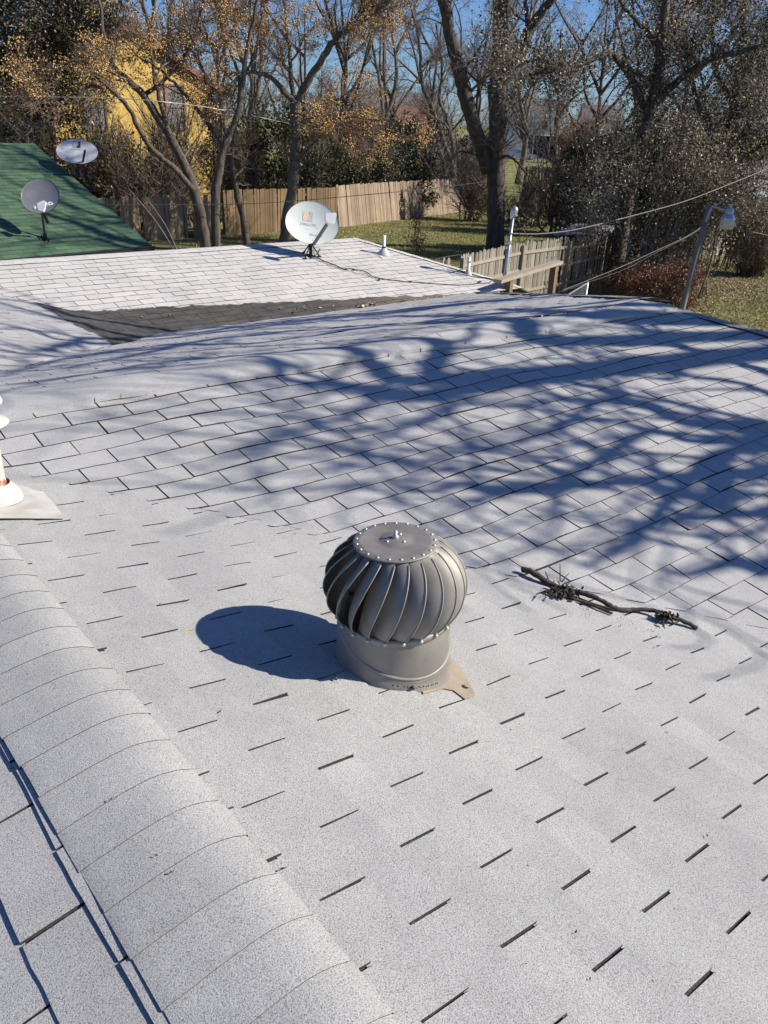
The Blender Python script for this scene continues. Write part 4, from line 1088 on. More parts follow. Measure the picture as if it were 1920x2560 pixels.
mb = MB(); mb.lathe([(0.0697, 0.0164), (0.0984, 0.0000), (0.1230, -0.0492), (0.1312, -0.0820), (0.1271, -0.0943)], hd - Z * .05, Z, 28); mb.build("reflector", M['lampblue'], lp_)
mb = MB(); mb.lathe([(0.1230, 0.0000), (0.1271, -0.0410), (0.1230, -0.1312), (0.1066, -0.1558), (0.0001, -0.1640)], hd - Z * .144, Z, 28); mb.build("lens", M['lampglass'], lp_)
PB = gpt(1790, 664); PT = at(1820, 575, PB[1] + .3)
mb = MB(); mb.tube([PB, PT + (PT - PB) * .25], .07, 9); tag(mb.build("wooden_post", M['pole']), "short leaning wooden post behind the yard lamp in front of the brown shrub", "post")

def wire(label, pts, r, m, name="overhead_wire", group=None):
    mb = MB(); mb.tube(smooth_line([at(x, y, Y) for x, y, Y in pts], 6), r, 5); return tag(mb.build(name, m), label, "wire", group)
MY = MS[1]
wire("thick twisted service wire rising from the mast to the upper right edge", [(1279, 584, MY - .03), (1340, 585, MY + .7), (1400, 580, MY + 1.4), (1453, 571, MY + 2.1), (1560, 545, MY + 3.6), (1700, 507, MY + 5.5), (1800, 470, MY + 7), (1960, 405, MY + 9.5)], .0105, M['cable'])
wire("upper strand of the slack double wire crossing the vine thicket", [(1400, 728, 13.6), (1467, 702, 14), (1560, 664, 14.6), (1640, 627, 15.1), (1715, 592, 15.6), (1765, 560, 16.2)], .006, M['cable'])
wire("lower strand of the slack double wire crossing the vine thicket", [(1400, 731, 13.6), (1470, 706, 14), (1560, 674, 14.6), (1640, 632, 15.1), (1712, 596, 15.6), (1764, 565, 16.2)], .0055, M['cabled'])
wire("thin wire running right from the yard lamp to the edge", [(1822, 565, 16.3), (1850, 573, 16.4), (1900, 584, 16.6), (1970, 600, 17)], .006, M['cable'])
wire("dark telephone wire strung along the front of the back fence", [(250, 512, 31), (420, 512, 32), (560, 511, 33), (700, 505, 34), (880, 490, 36), (1090, 470, 39), (1230, 452, 41)], .014, M['cabled'])
wire("pale wire crossing high in front of the yellow house at far left", [(-60, 240, 30), (100, 242, 30.5), (300, 246, 31), (420, 256, 31.5), (540, 272, 33.5), (739, 312, 35.4)], .014, M['alum'])
wire("thin wire between the two short pickets and the fence", [(1080, 652, 16.5), (1110, 643, 17), (1155, 636, 18)], .010, M['cabled'])

# ------------------------------------------------------------------ buildings behind
def rbox(mb, P0, P1, z0, z1, th, m=0):
    d = (P1 - P0) * [1, 1, 0]; L = np.linalg.norm(d); d = d / L
    mb.box(((P0 + P1) / 2) * [1, 1, 0] + Z * (z0 + z1) / 2, (L, th, z1 - z0), np.stack([d, np.cross(Z, d), Z], 1), mat=m)
YH = 46.0
yl = at(117, 216, 42.5); yr = at(531, 216, 50.0); yl, yr = yl * [1, 1, 0], yr * [1, 1, 0]
dy = unit(yr - yl); ny_ = unit(np.cross(dy, Z)); ny_ = ny_ if ny_[1] < 0 else -ny_
Wd = np.linalg.norm(yr - yl); EH = 6.15; PK = 8.5
yh = thing("yellow_house", (yl + yr) / 2 - ny_ * 4, "tall yellow sided house with a red-brown gable roof behind the bare trees", "house")
mb = MB(); pkp = (yl + yr) / 2 - dy * .3
mb.prism([yl + Z * 0 - ny_ * .2, yr - ny_ * .2, yr - ny_ * .2 + Z * EH, pkp - ny_ * .2 + Z * PK, yl - ny_ * .2 + Z * EH], ny_, .2)
rbox(mb, yl - ny_ * .2, yl - ny_ * 9, 0, EH, .2); rbox(mb, yr - ny_ * .2, yr - ny_ * 9, 0, EH, .2); rbox(mb, yl - ny_ * 9, yr - ny_ * 9, 0, EH, .2)
mb.build("wall", M['yellow'], yh)
mb = MB()
for e, sg in ((yl, -1), (yr, 1)):
    a = e + Z * EH; b = pkp + Z * PK; sl = unit(b - a); a2 = a - sl * .5
    nn = unit(np.cross(sl, ny_)); nn = nn if nn[2] > 0 else -nn
    mb.prism([a2 + ny_ * .35, b + ny_ * .35, b - ny_ * 9.2, a2 - ny_ * 9.2], nn, .16)
mb.build("roof", M['redroof'], yh)
mb = MB()
for e, sg in ((yl, -1), (yr, 1)):
    a = e + Z * EH; b = pkp + Z * PK; sl = unit(b - a); nn = unit(np.cross(sl, ny_)); nn = nn if nn[2] > 0 else -nn
    mb.box((a + b) / 2 + ny_ * .36 - nn * .03 - sl * .25, (np.linalg.norm(b - a) + .5, .04, .22), np.stack([sl, ny_, nn], 1))
mb.build("rake_trim", M['trimred'], yh)
for nm, x in (("corner_trim", yl + dy * .06), ("corner_trim", yr - dy * .06)):
    mb = MB(); mb.box(x + ny_ * .02 + Z * EH / 2, (.16, .05, EH), np.stack([dy, ny_, Z], 1)); mb.build(nm, M['trimred'], yh)
def window(parent, c, wd, ht, d, n, frame, pane, blind=True):
    Mx = np.stack([d, n, Z], 1); mb = MB()
    for sx in (-1, 1): mb.box(c + d * sx * (wd / 2 + .04) + n * .05, (.09, .08, ht + .18), Mx)
    for sz in (-1, 1): mb.box(c + Z * sz * (ht / 2 + .045) + n * .05, (wd, .08, .09), Mx)
    mb.box(c + n * .04, (wd, .06, .06), Mx)
    fr = mb.build("window", frame, parent)
    mb = MB(); mb.box(c + n * .012, (wd, .02, ht), Mx); mb.build("pane", pane, fr)
    return fr
def ywin(px, py, wpx, hpx, frame, pane):
    r = ray(px, py); c = O + r * (((yl - O) @ ny_) / (r @ ny_)); k = c[1] / F_PX * 1.06
    window(yh, c, wpx * k, hpx * k, dy, ny_, frame, pane)
ywin(233, 268, 52, 84, M['trimred'], M['blind']); ywin(437, 268, 44, 80, M['trimred'], M['blind'])
# white outbuilding glimpsed far left
gl = at(70, 290, 52) * [1, 1, 0]
mb = MB(); rbox(mb, gl - np.array([.9, 0, 0]), gl + np.array([.9, 0, 0]), 0, 5.6, 3.0)
g_ = thing("shed", gl, "white wall glimpsed through dark foliage left of the yellow house", "shed"); mb.build("wall", M['whitewall'], g_)
mb = MB(); mb.box(gl + Z * 5.7, (2.3, 3.4, .15)); mb.build("roof", M['greyroof'], g_)
def cottage(label, c, L, D, eh, ph, d, wall, roof, windows=(), name="cottage"):
    d = unit(d); n = unit(np.cross(d, Z)); n = n if n[1] < 0 else -n; c = np.array(c) * [1, 1, 0]
    t = thing(name, c, label, "house"); mb = MB(); Mx = np.stack([d, n, Z], 1)
    mb.box(c + Z * eh / 2, (L, D, eh), Mx)
    for s in (-1, 1):
        e = c + d * s * (L / 2); mb.prism([e + n * D / 2 + Z * eh, e - n * D / 2 + Z * eh, e + Z * (ph - .1)], d * s, -.15)
    mb.build("wall", wall, t); mb = MB()
    for s in (-1, 1):
        a = c + n * s * (D / 2 + .4) + Z * (eh - .4 * (ph - eh) / (D / 2)); b = c + Z * ph; sl = unit(b - a); nn = unit(np.cross(sl, d)); nn = nn if nn[2] > 0 else -nn
        mb.prism([a - d * (L / 2 + .4), a + d * (L / 2 + .4), b + d * (L / 2 + .4), b - d * (L / 2 + .4)], nn, .12)
    mb.build("roof", roof, t)
    mb = MB(); mb.box(c + n * (D / 2 + .41) + Z * (eh - .05 - .4 * (ph - eh) / (D / 2)), (L + .8, .05, .2), Mx); mb.build("fascia", M['white'], t)
    for wx, wz, ww, wh in windows: window(t, c + d * wx + n * D / 2 + Z * wz, ww, wh, d, n, M['white'], M['glass'])
    return t
cottage("long low house with a grey roof and white eaves far behind the leaning fence", at(985, 262, 150), 15, 9, 6.0, 8.8, [1, .12, 0], M['whitewall'], M['greyroof'], [(-4, 1.6, 1.4, 1.2), (3, 1.6, 1.4, 1.2)])
cottage("white gabled house far behind the large trunk", at(1330, 300, 168), 10, 8, 6.4, 9.2, [1, -.1, 0], M['whitewall'], M['greyroof'], [(-2.5, 4.8, 1, 1.3), (2.2, 4.8, 1, 1.3), (0, 1.6, 1, 1.3)])
cottage("cream house far off behind the vine-covered tree", at(1500, 310, 150), 6, 7, 6.2, 8.2, [1, -.1, 0], M['cream'], M['greyroof'], [(-2, 4.2, 1, 1.2)])
cottage("brick-red roofed house far behind the golden-berried tree", at(1030, 300, 122), 5, 6, 4.6, 6.6, [1, .1, 0], M['whitewall'], M['redroof'], [(-1, 1.6, 1, 1.2)])
# pale green house at the right
g0, g1 = at(1760, 570, 38) * [1, 1, 0], at(2080, 570, 42) * [1, 1, 0]
dg = unit(g1 - g0); ng = unit(np.cross(dg, Z)); ng = ng if ng[1] < 0 else -ng
mh = thing("pale_green_house", (g0 + g1) / 2 - ng * 3, "pale green sided house with deep eaves behind the brown shrub at right", "house")
mb = MB(); mb.box((g0 + g1) / 2 - ng * 3 + Z * 1.27, (np.linalg.norm(g1 - g0), 6, 2.54), np.stack([dg, ng, Z], 1)); mb.build("wall", M['mint'], mh)
mb = MB(); mb.prism([g0 - dg * .5 + ng * .7 + Z * 2.62, g1 + dg * .5 + ng * .7 + Z * 2.62, g1 + dg * .5 - ng * 3 + Z * 3.7, g0 - dg * .5 - ng * 3 + Z * 3.7], Z, .12); mb.build("roof", M['greyroof'], mh)
mb = MB(); mb.box((g0 + g1) / 2 + ng * .72 + Z * 2.64, (np.linalg.norm(g1 - g0) + 1, .04, .2), np.stack([dg, ng, Z], 1)); mb.build("fascia", M['tealtrim'], mh)
mb = MB(); mb.box((g0 + g1) / 2 + ng * .01 + dg * -1.6 + Z * 1.05, (.95, .04, 2.05), np.stack([dg, ng, Z], 1)); mb.build("door", M['white'], mh)
# blue-green shed and the low shed behind the pickets
s0 = at(1530, 560, 36) * [1, 1, 0]
ts = thing("blue_green_shed", s0, "blue-green plank shed in shade behind the vine-covered trunk", "shed")
mb = MB(); mb.box(s0 + np.array([.2, 1.2, 1.3]), (1.5, 2.4, 2.6)); mb.build("wall", M['teal'], ts)
mb = MB(); mb.prism([s0 + np.array([-.7, -.15, 2.62]), s0 + np.array([1.1, -.15, 2.62]), s0 + np.array([1.1, 2.6, 2.85]), s0 + np.array([-.7, 2.6, 2.85])], Z, .06); mb.build("roof", M['greyroof'], ts)
q0, q1, q2, q3 = atz(1383, 588, 1.62), atz(1522, 588, 1.66), atz(1545, 569, 1.78), atz(1440, 562, 1.76)
ls = thing("low_shed", (q0 + q2) / 2 * [1, 1, 0], "low shed with a flat pale metal roof behind the picket fence", "shed")
mb = MB(); mb.prism([q0, q1, q2, q3], Z, .05); mb.build("roof", M['shedroof'], ls)
mb = MB(); ce = (q0 + q1 + q2 + q3) / 4; P = [ce + (p - ce) * .9 for p in (q0, q1, q2, q3)]
for a, b in zip(P, P[1:] + P[:1]): rbox(mb, a, b, 0, 1.58, .05)
mb.build("wall", M['wood_dark'], ls)
# trailer / open shelter, car, van beyond the far fence
RY = 142.0
t0_ = at(1328, 395, RY) * [1, 1, 0]; t1_ = at(1412, 395, RY) * [1, 1, 0]
rv = thing("camper_shelter", (t0_ + t1_) / 2, "dark open camper shelter with a white roof edge beside the car", "shelter")
zt = at(1370, 338, RY)[2]; d_ = unit(t1_ - t0_); Mx = np.stack([d_, np.cross(Z, d_), Z], 1); Lr = np.linalg.norm(t1_ - t0_); ce = (t0_ + t1_) / 2
mb = MB(); mb.box(ce + np.array([0, 3.0, zt / 2]), (Lr, .1, zt - .4), Mx); mb.box(t0_ + np.array([.1, 1.5, zt / 2]), (.1, 3.0, zt - .3), Mx); mb.box(t1_ + np.array([-.5, 1.5, zt / 2]), (1.0, 3.0, zt - .3), Mx); mb.build("body", M['darkpaint'], rv)
mb = MB(); mb.box(ce + Z * (zt - .08) + np.array([0, 1.5, 0]), (Lr + .2, 3.3, .14), Mx, bev=.03); mb.build("roof", M['rvwhite'], rv)
for f in (.02, .5, .80, .97): 
    mb = MB(); mb.box(t0_ + (t1_ - t0_) * f + Z * (zt / 2 - .1), (.12, .1, zt - .2), Mx); mb.build("post", M['rvwhite'], rv)
mb = MB(); mb.box(t0_ + (t1_ - t0_) * .885 + Z * (zt - .75) + np.array([0, .02, 0]), (.42, .05, 1.0), Mx); mb.build("window", M['rvwhite'], rv)
def car(label, c, L, H, Wc, d, paint, van=False):
    d = unit(d); s = unit(np.cross(Z, d)); t = thing("parked_van" if van else "parked_car", c, label, "van" if van else "car"); c = np.array(c)
    if van: prof = [(-.5, .25), (.5, .25), (.5, .55), (.40, .62), (.30, .98), (-.48, 1.0), (-.5, .8)]
    else: prof = [(-.5, .22), (.5, .22), (.5, .48), (.46, .56), (.24, .62), (.10, .97), (-.18, 1.0), (-.34, .68), (-.48, .64), (-.5, .5)]
    mb = MB(); P = [c + d * x * L + Z * z * H for x, z in prof]
    ins = [c + d * x * L * .96 + Z * (z if z < .6 else z * .995) * H for x, z in prof]
    mb.prism([p - s * Wc * .5 for p in P], s, Wc); mb.build("body", paint, t)
    mb = MB(); gp = [(.20, .64), (.085, .93), (-.165, .96), (-.29, .70)] if not van else [(.34, .66), (.28, .93), (-.44, .95), (-.44, .66)]
    for sg in (-1, 1): mb.prism([c + d * x * L + Z * z * H + s * sg * (Wc * .5 + .004) for x, z in gp], s * sg, .012)
    mb.build("side_glass", M['carglass'], t)
    for x in (-.31, .31):
        for sg in (-1, 1):
            w_ = MB(); w_.lathe([(.0001, .11), (.20, .11), (.32, .10), (.33, .05), (.33, -.05), (.2, -.08)], c + d * x * L + Z * .33 + s * sg * (Wc / 2 - .06), s * sg, 20); wo = w_.build("wheel", M['rubber'], t)
            w_ = MB(); w_.lathe([(.19, .112), (.17, .118), (.05, .122), (.0001, .122)], c + d * x * L + Z * .33 + s * sg * (Wc / 2 - .06), s * sg, 14); w_.build("rim", M['alum'], wo)
    for sg in (-1, 1):
        mb = MB(); mb.box(c + d * (L * .5) + s * sg * Wc * .36 + Z * H * .42, (.03, .3, .13), np.stack([d, s, Z], 1)); mb.build("headlight", M['lampglass'], t)
    return t
CY = 138.0
car("blue-grey parked car beyond the far dark fence", at(1303, 393, CY) * [1, 1, 0] + Z * .0, 4.4, 1.42, 1.75, [1, .15, 0], M['carpaint'])
car("dark parked van glimpsed right of the camper shelter", at(1480, 372, 148) * [1, 1, 0], 4.9, 1.95, 1.9, [1, -.1, 0], M['darkpaint'], True)
mb = MB(); p = at(1393, 380, 132); mb.box(p * [1, 1, 0] + Z * p[2] / 2, (.9, .7, p[2]), bev=.06); mb.ball(p + Z * .25, .5, 10, scale=(1, 1, 1.2)); tag(mb.build("utility_box", M['whitewall']), "white utility box beyond the dark fence beside the orange shrub", "utility box")
mb = MB(); p = at(1608, 728, 28.0) * [1, 1, 0]; 
for i in range(7): mb.ball(p + np.array([rng.normal(0, .16), rng.normal(0, .08), .10 + rng.uniform(0, .06)]), rng.uniform(.10, .16), 10, scale=(1.2, .9, .7))
tag(mb.build("plastic_bag", M['bag']), "crumpled white plastic bag on the ground under the thicket", "bag")

# ------------------------------------------------------------------ vegetation
def spawn(P, R, n, rs, lmin, lmax, ang=(25, 60), up=.1, K=6, wig=.22, r_frac=.55, r_tip=.004, smin=.15, smax_=1.0, lscale=True, grav=0.0):
    """n child branches per parent set, batch"""
    N, K0 = P.shape[:2]
    Ls = np.linalg.norm(np.diff(P, axis=1), axis=2).sum(1)
    pi = rs.choice(N, n, p=Ls / Ls.sum()); s = rs.uniform(smin, smax_, n) * (K0 - 1); i = np.minimum(s.astype(int), K0 - 2); f = (s - i)[:, None]
    base = P[pi, i] * (1 - f) + P[pi, i + 1] * f; T = unit(P[pi, i + 1] - P[pi, i])
    r0 = R[pi, i] * (1 - f[:, 0]) + R[pi, i + 1] * f[:, 0]
    side = unit(np.cross(T, unit(rs.normal(0, 1, (n, 3)))))
    a = np.radians(rs.uniform(ang[0], ang[1], n))[:, None]
    d = unit(T * np.cos(a) + side * np.sin(a) + Z * up)
    L = rs.uniform(lmin, lmax, n)
    if lscale: L = L * (1.1 - .6 * s / (K0 - 1))
    Q = np.zeros((n, K, 3)); Q[:, 0] = base
    for k in range(1, K):
        d = unit(d + rs.normal(0, wig, (n, 3)) + Z * (up * .25 - grav * k)); Q[:, k] = Q[:, k - 1] + d * (L / (K - 1))[:, None]
    rb = np.minimum(r0 * r_frac, L * (.021 if lmax > 1.5 else .012) + .0015)
    RR = rb[:, None] * (1 - np.linspace(0, 1, K)[None]) ** .8 + r_tip * np.linspace(0.6, 1, K)[None]
    return Q, RR

def limb_set(limbs, rs, jit=.03):
    out = []
    for l in limbs:
        px, r0, r1 = l[0], l[1], l[2]
        Yt = l[3]; P = [at(x, y, Y) for (x, y), Y in zip(px, np.linspace(Yt[0], Yt[1], len(px)))]
        P = smooth_line(P, 4); n = len(P); P = P + rs.normal(0, jit, P.shape) * np.linspace(.3, 1, n)[:, None]
        R = np.linspace(r0, r1, n) * (1 + rs.normal(0, .05, n)); out.append((P, R))
    return out

def tree_obj(name, label, base, limbs, trunk_mat, twig_mat, levels, rs, cat="tree", group=None, leaves=None, berries=None, sides=10, loc=None):
    """limbs: list of (P,R); levels: list of dict for spawn, each level grows from the one before (first from all limbs)"""
    t = thing(name, np.array(base) * [1, 1, 1], label, cat, group)
    mb = MB()
    for P, R in limbs:
        mb.tube(P, R, sides)
    mb.build("trunk", trunk_mat, t)
    K = 14; RP = []; RRr = []
    for P, R in limbs:
        x = np.linspace(0, 1, len(P)); xi = np.linspace(0, 1, K)
        RP.append(np.stack([np.interp(xi, x, P[:, i]) for i in range(3)], 1)); RRr.append(np.interp(xi, x, R))
    P, R = np.array(RP), np.array(RRr); mb = MB(); allP = []
    for i, lv in enumerate(levels):
        lv = dict(lv); sd_ = lv.pop('sides', 4); clip = lv.pop('zmin', None); fromall = lv.pop('all', False)
        src = (P, R)
        P, R = spawn(src[0], src[1], rs=rs, **lv)
        if clip is not None:
            k = P[:, 0, 2] > clip; P, R = P[k], R[k]
        v, q = tubes(P, R, sd_); mb.add(v, q, smooth=sd_ > 3); allP.append(P)
    if levels: mb.build("crown", twig_mat, t)
    if leaves:
        for L in leaves:
            if L.get('wrap'):
                n = L['n']; li = rs.choice(len(RP), n, p=np.array([np.linalg.norm(np.diff(p, axis=0), axis=1).sum() for p in RP]) / sum(np.linalg.norm(np.diff(p, axis=0), axis=1).sum() for p in RP)); A_ = np.array(RP); kk = rs.integers(0, K - 1, n); ff = rs.random((n, 1))
                pos = A_[li, kk] * (1 - ff) + A_[li, kk + 1] * ff + rs.normal(0, 1, (n, 3)) * L['spread']; pos = pos[pos[:, 2] > .1]
                v, q = leaf_quads(pos, L['size'], rs); b = MB(); b.add(v, q); b.build('vine_leaves', L['mat'], t); continue
            src = allP[L.get('lvl', -1)]; n = L['n']; pi = rs.integers(0, len(src), n); ki = rs.integers(1, src.shape[1], n)
            pos = src[pi, ki] + rs.normal(0, L.get('spread', .12), (n, 3))
            if 'zmin' in L: pos = pos[pos[:, 2] > L['zmin']]
            v, q = leaf_quads(pos, L['size'], rs); b = MB(); b.add(v, q); b.build("foliage", L['mat'], t)
    if berries:
        src = np.concatenate([a[:, -1] for a in allP[-2:]]); src = src[berries['filter'](src)] if 'filter' in berries else src
        idx = rs.choice(len(src), min(berries['n'], len(src)), replace=False); V_ = []; T_ = []; nV = 0
        oct_v = np.array([[1, 0, 0], [-1, 0, 0], [0, 1, 0], [0, -1, 0], [0, 0, 1], [0, 0, -1]], float); oct_t = np.array([[0, 2, 4], [2, 1, 4], [1, 3, 4], [3, 0, 4], [2, 0, 5], [1, 2, 5], [3, 1, 5], [0, 3, 5]])
        C = []
        for c in src[idx]:
            m = rs.integers(14, 44); C.append(c - Z * .10 + rs.normal(0, 1, (m, 3)) * [.15, .15, .13])
        C = np.concatenate(C); r_ = rs.uniform(.020, .034, len(C))
        v = (C[:, None] + oct_v[None] * r_[:, None, None]).reshape(-1, 3); tr = ((np.arange(len(C)) * 6)[:, None, None] + oct_t[None]).reshape(-1, 3)
        b = MB(); b.add(v, None, tr, smooth=True); b.build("fruit_clusters", M['berry'], t)
    return t, allP

def lv(n, a, b, **k): return dict(n=n, lmin=a, lmax=b, **k)
rsA = np.random.default_rng(21)
STD = lambda k=1.0, s=1.0: [lv(int(16 * k), 1.6 * s, 3.6 * s, sides=6, K=8, smin=.25), lv(int(130 * k), .8 * s, 2.0 * s, sides=4, K=6), lv(int(900 * k), .4 * s, 1.1 * s, sides=3, K=5, r_tip=.004), lv(int(3200 * k), .2, .6, sides=3, K=4, r_tip=.0035)]

# forked dark trunks in front of the yellow house
Yt = 33.0
limbs = limb_set([
    ([(520, 660), (506, 560), (484, 470), (455, 400), (424, 340), (390, 285), (359, 239), (318, 200), (285, 166), (268, 120), (255, 60), (246, -30)], .225, .055, (Yt, Yt + 1)),
    ([(486, 478), (440, 425), (400, 390), (370, 359), (340, 305), (320, 266), (290, 235), (266, 216), (240, 190)], .12, .05, (Yt - .1, Yt - 1.5)),
    ([(280, 225), (225, 215), (190, 248), (160, 275), (128, 296), (98, 310), (60, 335)], .055, .018, (Yt - 1.2, Yt - 2.5)),
    ([(538, 660), (540, 600), (540, 482), (548, 430), (558, 375), (578, 330), (600, 250), (612, 150), (640, 20), (650, -40)], .20, .045, (Yt + .1, Yt + 1.2)),
    ([(424, 340), (400, 250), (380, 160), (370, 60), (350, -30)], .10, .04, (Yt + .3, Yt + 1)),
    ([(318, 200), (250, 170), (190, 150), (130, 165), (60, 175)], .05, .015, (Yt - 1, Yt - 2)),
    ([(359, 239), (420, 190), (470, 120), (500, 40), (520, -40)], .08, .03, (Yt + .6, Yt + 2)),
], rsA)
tree_obj("bare_tree", "bare dark tree forking low, its stems leaning left across the yellow house", at(522, 640, Yt) * [1, 1, 0], limbs, M['bark'], M['twig'], STD(1.15, .8), rsA,
         berries=dict(n=150, filter=lambda s: (s[:, 2] > 5.2)), leaves=[dict(n=3200, size=.085, mat=M['amber'], spread=.2, zmin=4.5)])
limbs = limb_set([
    ([(624, 660), (610, 560), (594, 494), (584, 440), (575, 390), (545, 345), (515, 300), (480, 255), (444, 216), (405, 180), (365, 150), (320, 120)], 0.15, .034, (34.5, 33.5)),
    ([(578, 400), (588, 320), (600, 215), (585, 150), (560, 90), (540, 0), (530, -40)], .085, .03, (34.5, 35)),
    ([(600, 215), (630, 150), (650, 70), (660, -30)], .05, .02, (34.6, 35)),
    ([(575, 390), (555, 300), (520, 230), (500, 150), (470, 60), (455, -30)], .06, .02, (34.4, 33.8))], rsA)
tree_obj("bare_tree", "slim bare tree with reddish stems between the forked tree and the white dish", at(624, 620, 34.5) * [1, 1, 0], limbs, M['bark'], M['twigr'], STD(.8, .75), rsA, berries=dict(n=170, filter=lambda s: s[:, 2] > 4.8), leaves=[dict(n=2200, size=.085, mat=M['amber'], spread=.2, zmin=4.0)])
limbs = limb_set([
    ([(702, 660), (716, 560), (733, 450), (739, 380), (739, 320), (737, 252)], .235, .20, (35.5, 35.5)),
    ([(737, 258), (715, 235), (690, 205), (668, 187), (640, 183), (600, 178), (560, 190)], .12, .04, (35.4, 34.3)),
    ([(735, 256), (728, 200), (724, 130), (718, 60), (708, -30)], .10, .05, (35.6, 36.2)),
    ([(741, 256), (765, 210), (795, 165), (822, 120), (845, 90), (880, 65), (920, 45), (955, 20), (990, -20)], .15, .07, (35.5, 34.6)),
    ([(845, 92), (838, 40), (842, -30)], .05, .03, (35.2, 35.5)),
    ([(752, 400), (768, 375), (790, 352), (810, 330), (850, 260)], .07, .025, (35.4, 35.0)),
    ([(742, 285), (780, 290), (830, 296), (870, 293), (920, 298), (980, 302), (1055, 298)], .05, .014, (35.4, 33.5)),
    ([(738, 300), (790, 268), (840, 250), (880, 225), (905, 220)], .05, .015, (35.5, 37.0)),
    ([(735, 400), (705, 375), (670, 330), (640, 295), (600, 280)], .05, .015, (35.3, 34.0)),
    ([(722, 110), (690, 60), (660, 20), (640, -30)], .05, .02, (35.9, 36.5))], rsA)
tree_obj("fruit_tree", "bare tree hung with golden berry clusters, its straight trunk behind the big white dish", at(708, 614, 35.5) * [1, 1, 0], limbs, M['barkp'], M['twigr'], STD(1.2, .85), rsA, berries=dict(n=260, filter=lambda s: s[:, 2] > 3.0), leaves=[dict(n=1500, size=.08, mat=M['amber'], spread=.2, zmin=3.0)])
# thick trunk at the right of the lawn
limbs = limb_set([
    ([(1236, 655), (1238, 600), (1240, 500), (1240, 420), (1243, 330), (1246, 220), (1250, 140), (1250, 60), (1256, -60)], .42, .30, (37.0, 36.7)),
    ([(1222, 430), (1205, 370), (1180, 300), (1162, 230), (1148, 180), (1132, 110), (1116, 40), (1100, -60)], .33, .21, (36.9, 36.0)),
    ([(1252, 210), (1275, 165), (1298, 125), (1322, 80), (1345, 40), (1375, 5), (1410, -50)], .25, .13, (36.8, 35.9)),
    ([(1322, 85), (1318, 40), (1312, -30)], .10, .06, (36.5, 36.5)),
    ([(1148, 190), (1180, 150), (1205, 110), (1230, 60)], .06, .02, (36.4, 35.5)),
    ([(1240, 400), (1270, 390), (1300, 410), (1325, 450), (1335, 490)], .07, .015, (36.7, 35.5)),
    ([(1262, 190), (1330, 150), (1370, 170), (1400, 250), (1430, 300)], .06, .02, (36.5, 34.5)),
    ([(1215, 400), (1160, 380), (1120, 400)], .05, .015, (36.7, 36.0))], rsA, .035)
tree_obj("large_tree", "large bare tree with a thick furrowed trunk and twin upright limbs behind the lawn", at(1238, 626, 37) * [1, 1, 0], limbs, M['bark'], M['twig'], STD(1.35, 1.0), rsA, sides=14,
         leaves=[dict(n=1400, size=.10, mat=M['dry'], zmin=8)])
# V-shaped tree behind the fence
limbs = limb_set([
    ([(1136, 500), (1133, 440), (1128, 405), (1112, 365), (1098, 325), (1085, 285), (1068, 240), (1055, 210), (1050, 120), (1030, 20)], .22, .08, (56, 56)),
    ([(1134, 440), (1134, 380), (1124, 320), (1108, 275), (1098, 240), (1105, 160), (1090, 60)], .17, .06, (56, 56.6))], rsA)
tree_obj("bare_tree", "V-shaped bare tree standing just behind the leaning fence", at(1136, 500, 56) * [1, 1, 0], limbs, M['barkp'], M['twig'], STD(1.0, 1.1), rsA)
# vine-covered tree right of it
limbs = limb_set([
    ([(1530, 735), (1545, 640), (1560, 540), (1578, 450), (1600, 360), (1622, 285), (1642, 210), (1652, 120), (1660, 40), (1668, -60)], .29, .13, (29.5, 30.5)),
    ([(1610, 270), (1580, 200), (1545, 150), (1520, 133), (1480, 150), (1440, 165), (1400, 168), (1340, 185), (1290, 200)], .13, .04, (30.2, 28.5)),
    ([(1400, 168), (1370, 135), (1330, 118), (1280, 110)], .05, .02, (29.0, 28.0)),
    ([(1628, 270), (1680, 215), (1730, 175), (1790, 145), (1850, 128), (1960, 105)], .14, .06, (30.2, 29.0)),
    ([(1535, 140), (1555, 155), (1585, 178), (1608, 190)], .08, .07, (29.9, 29.6)),
    ([(1650, 120), (1600, 60), (1560, 20), (1530, -40)], .09, .04, (30.4, 30.0)),
    ([(1655, 90), (1700, 40), (1740, -40)], .08, .04, (30.5, 31.0)),
    ([(1730, 400), (1770, 370), (1810, 395), (1860, 440), (1930, 450)], .035, .02, (28.5, 27.0)),
    ([(1560, 400), (1530, 420), (1525, 480), (1540, 540)], .03, .01, (29.0, 28.5))], rsA)
tree_obj("vine_covered_tree", "grey leaning tree wrapped in leafy vines right of the low shed", at(1530, 720, 29.5) * [1, 1, 0], limbs, M['bark'], M['twigp'], STD(1.5, .85), rsA,
         leaves=[dict(n=12000, size=.085, mat=M['drygreen'], spread=.28, lvl=2), dict(n=8000, size=.085, mat=M['drygreen'], spread=.35, lvl=1), dict(n=2500, size=.09, mat=M['dry'], spread=.5, lvl=0), dict(n=9000, size=.085, mat=M['drygreen'], spread=.34, wrap=True)])

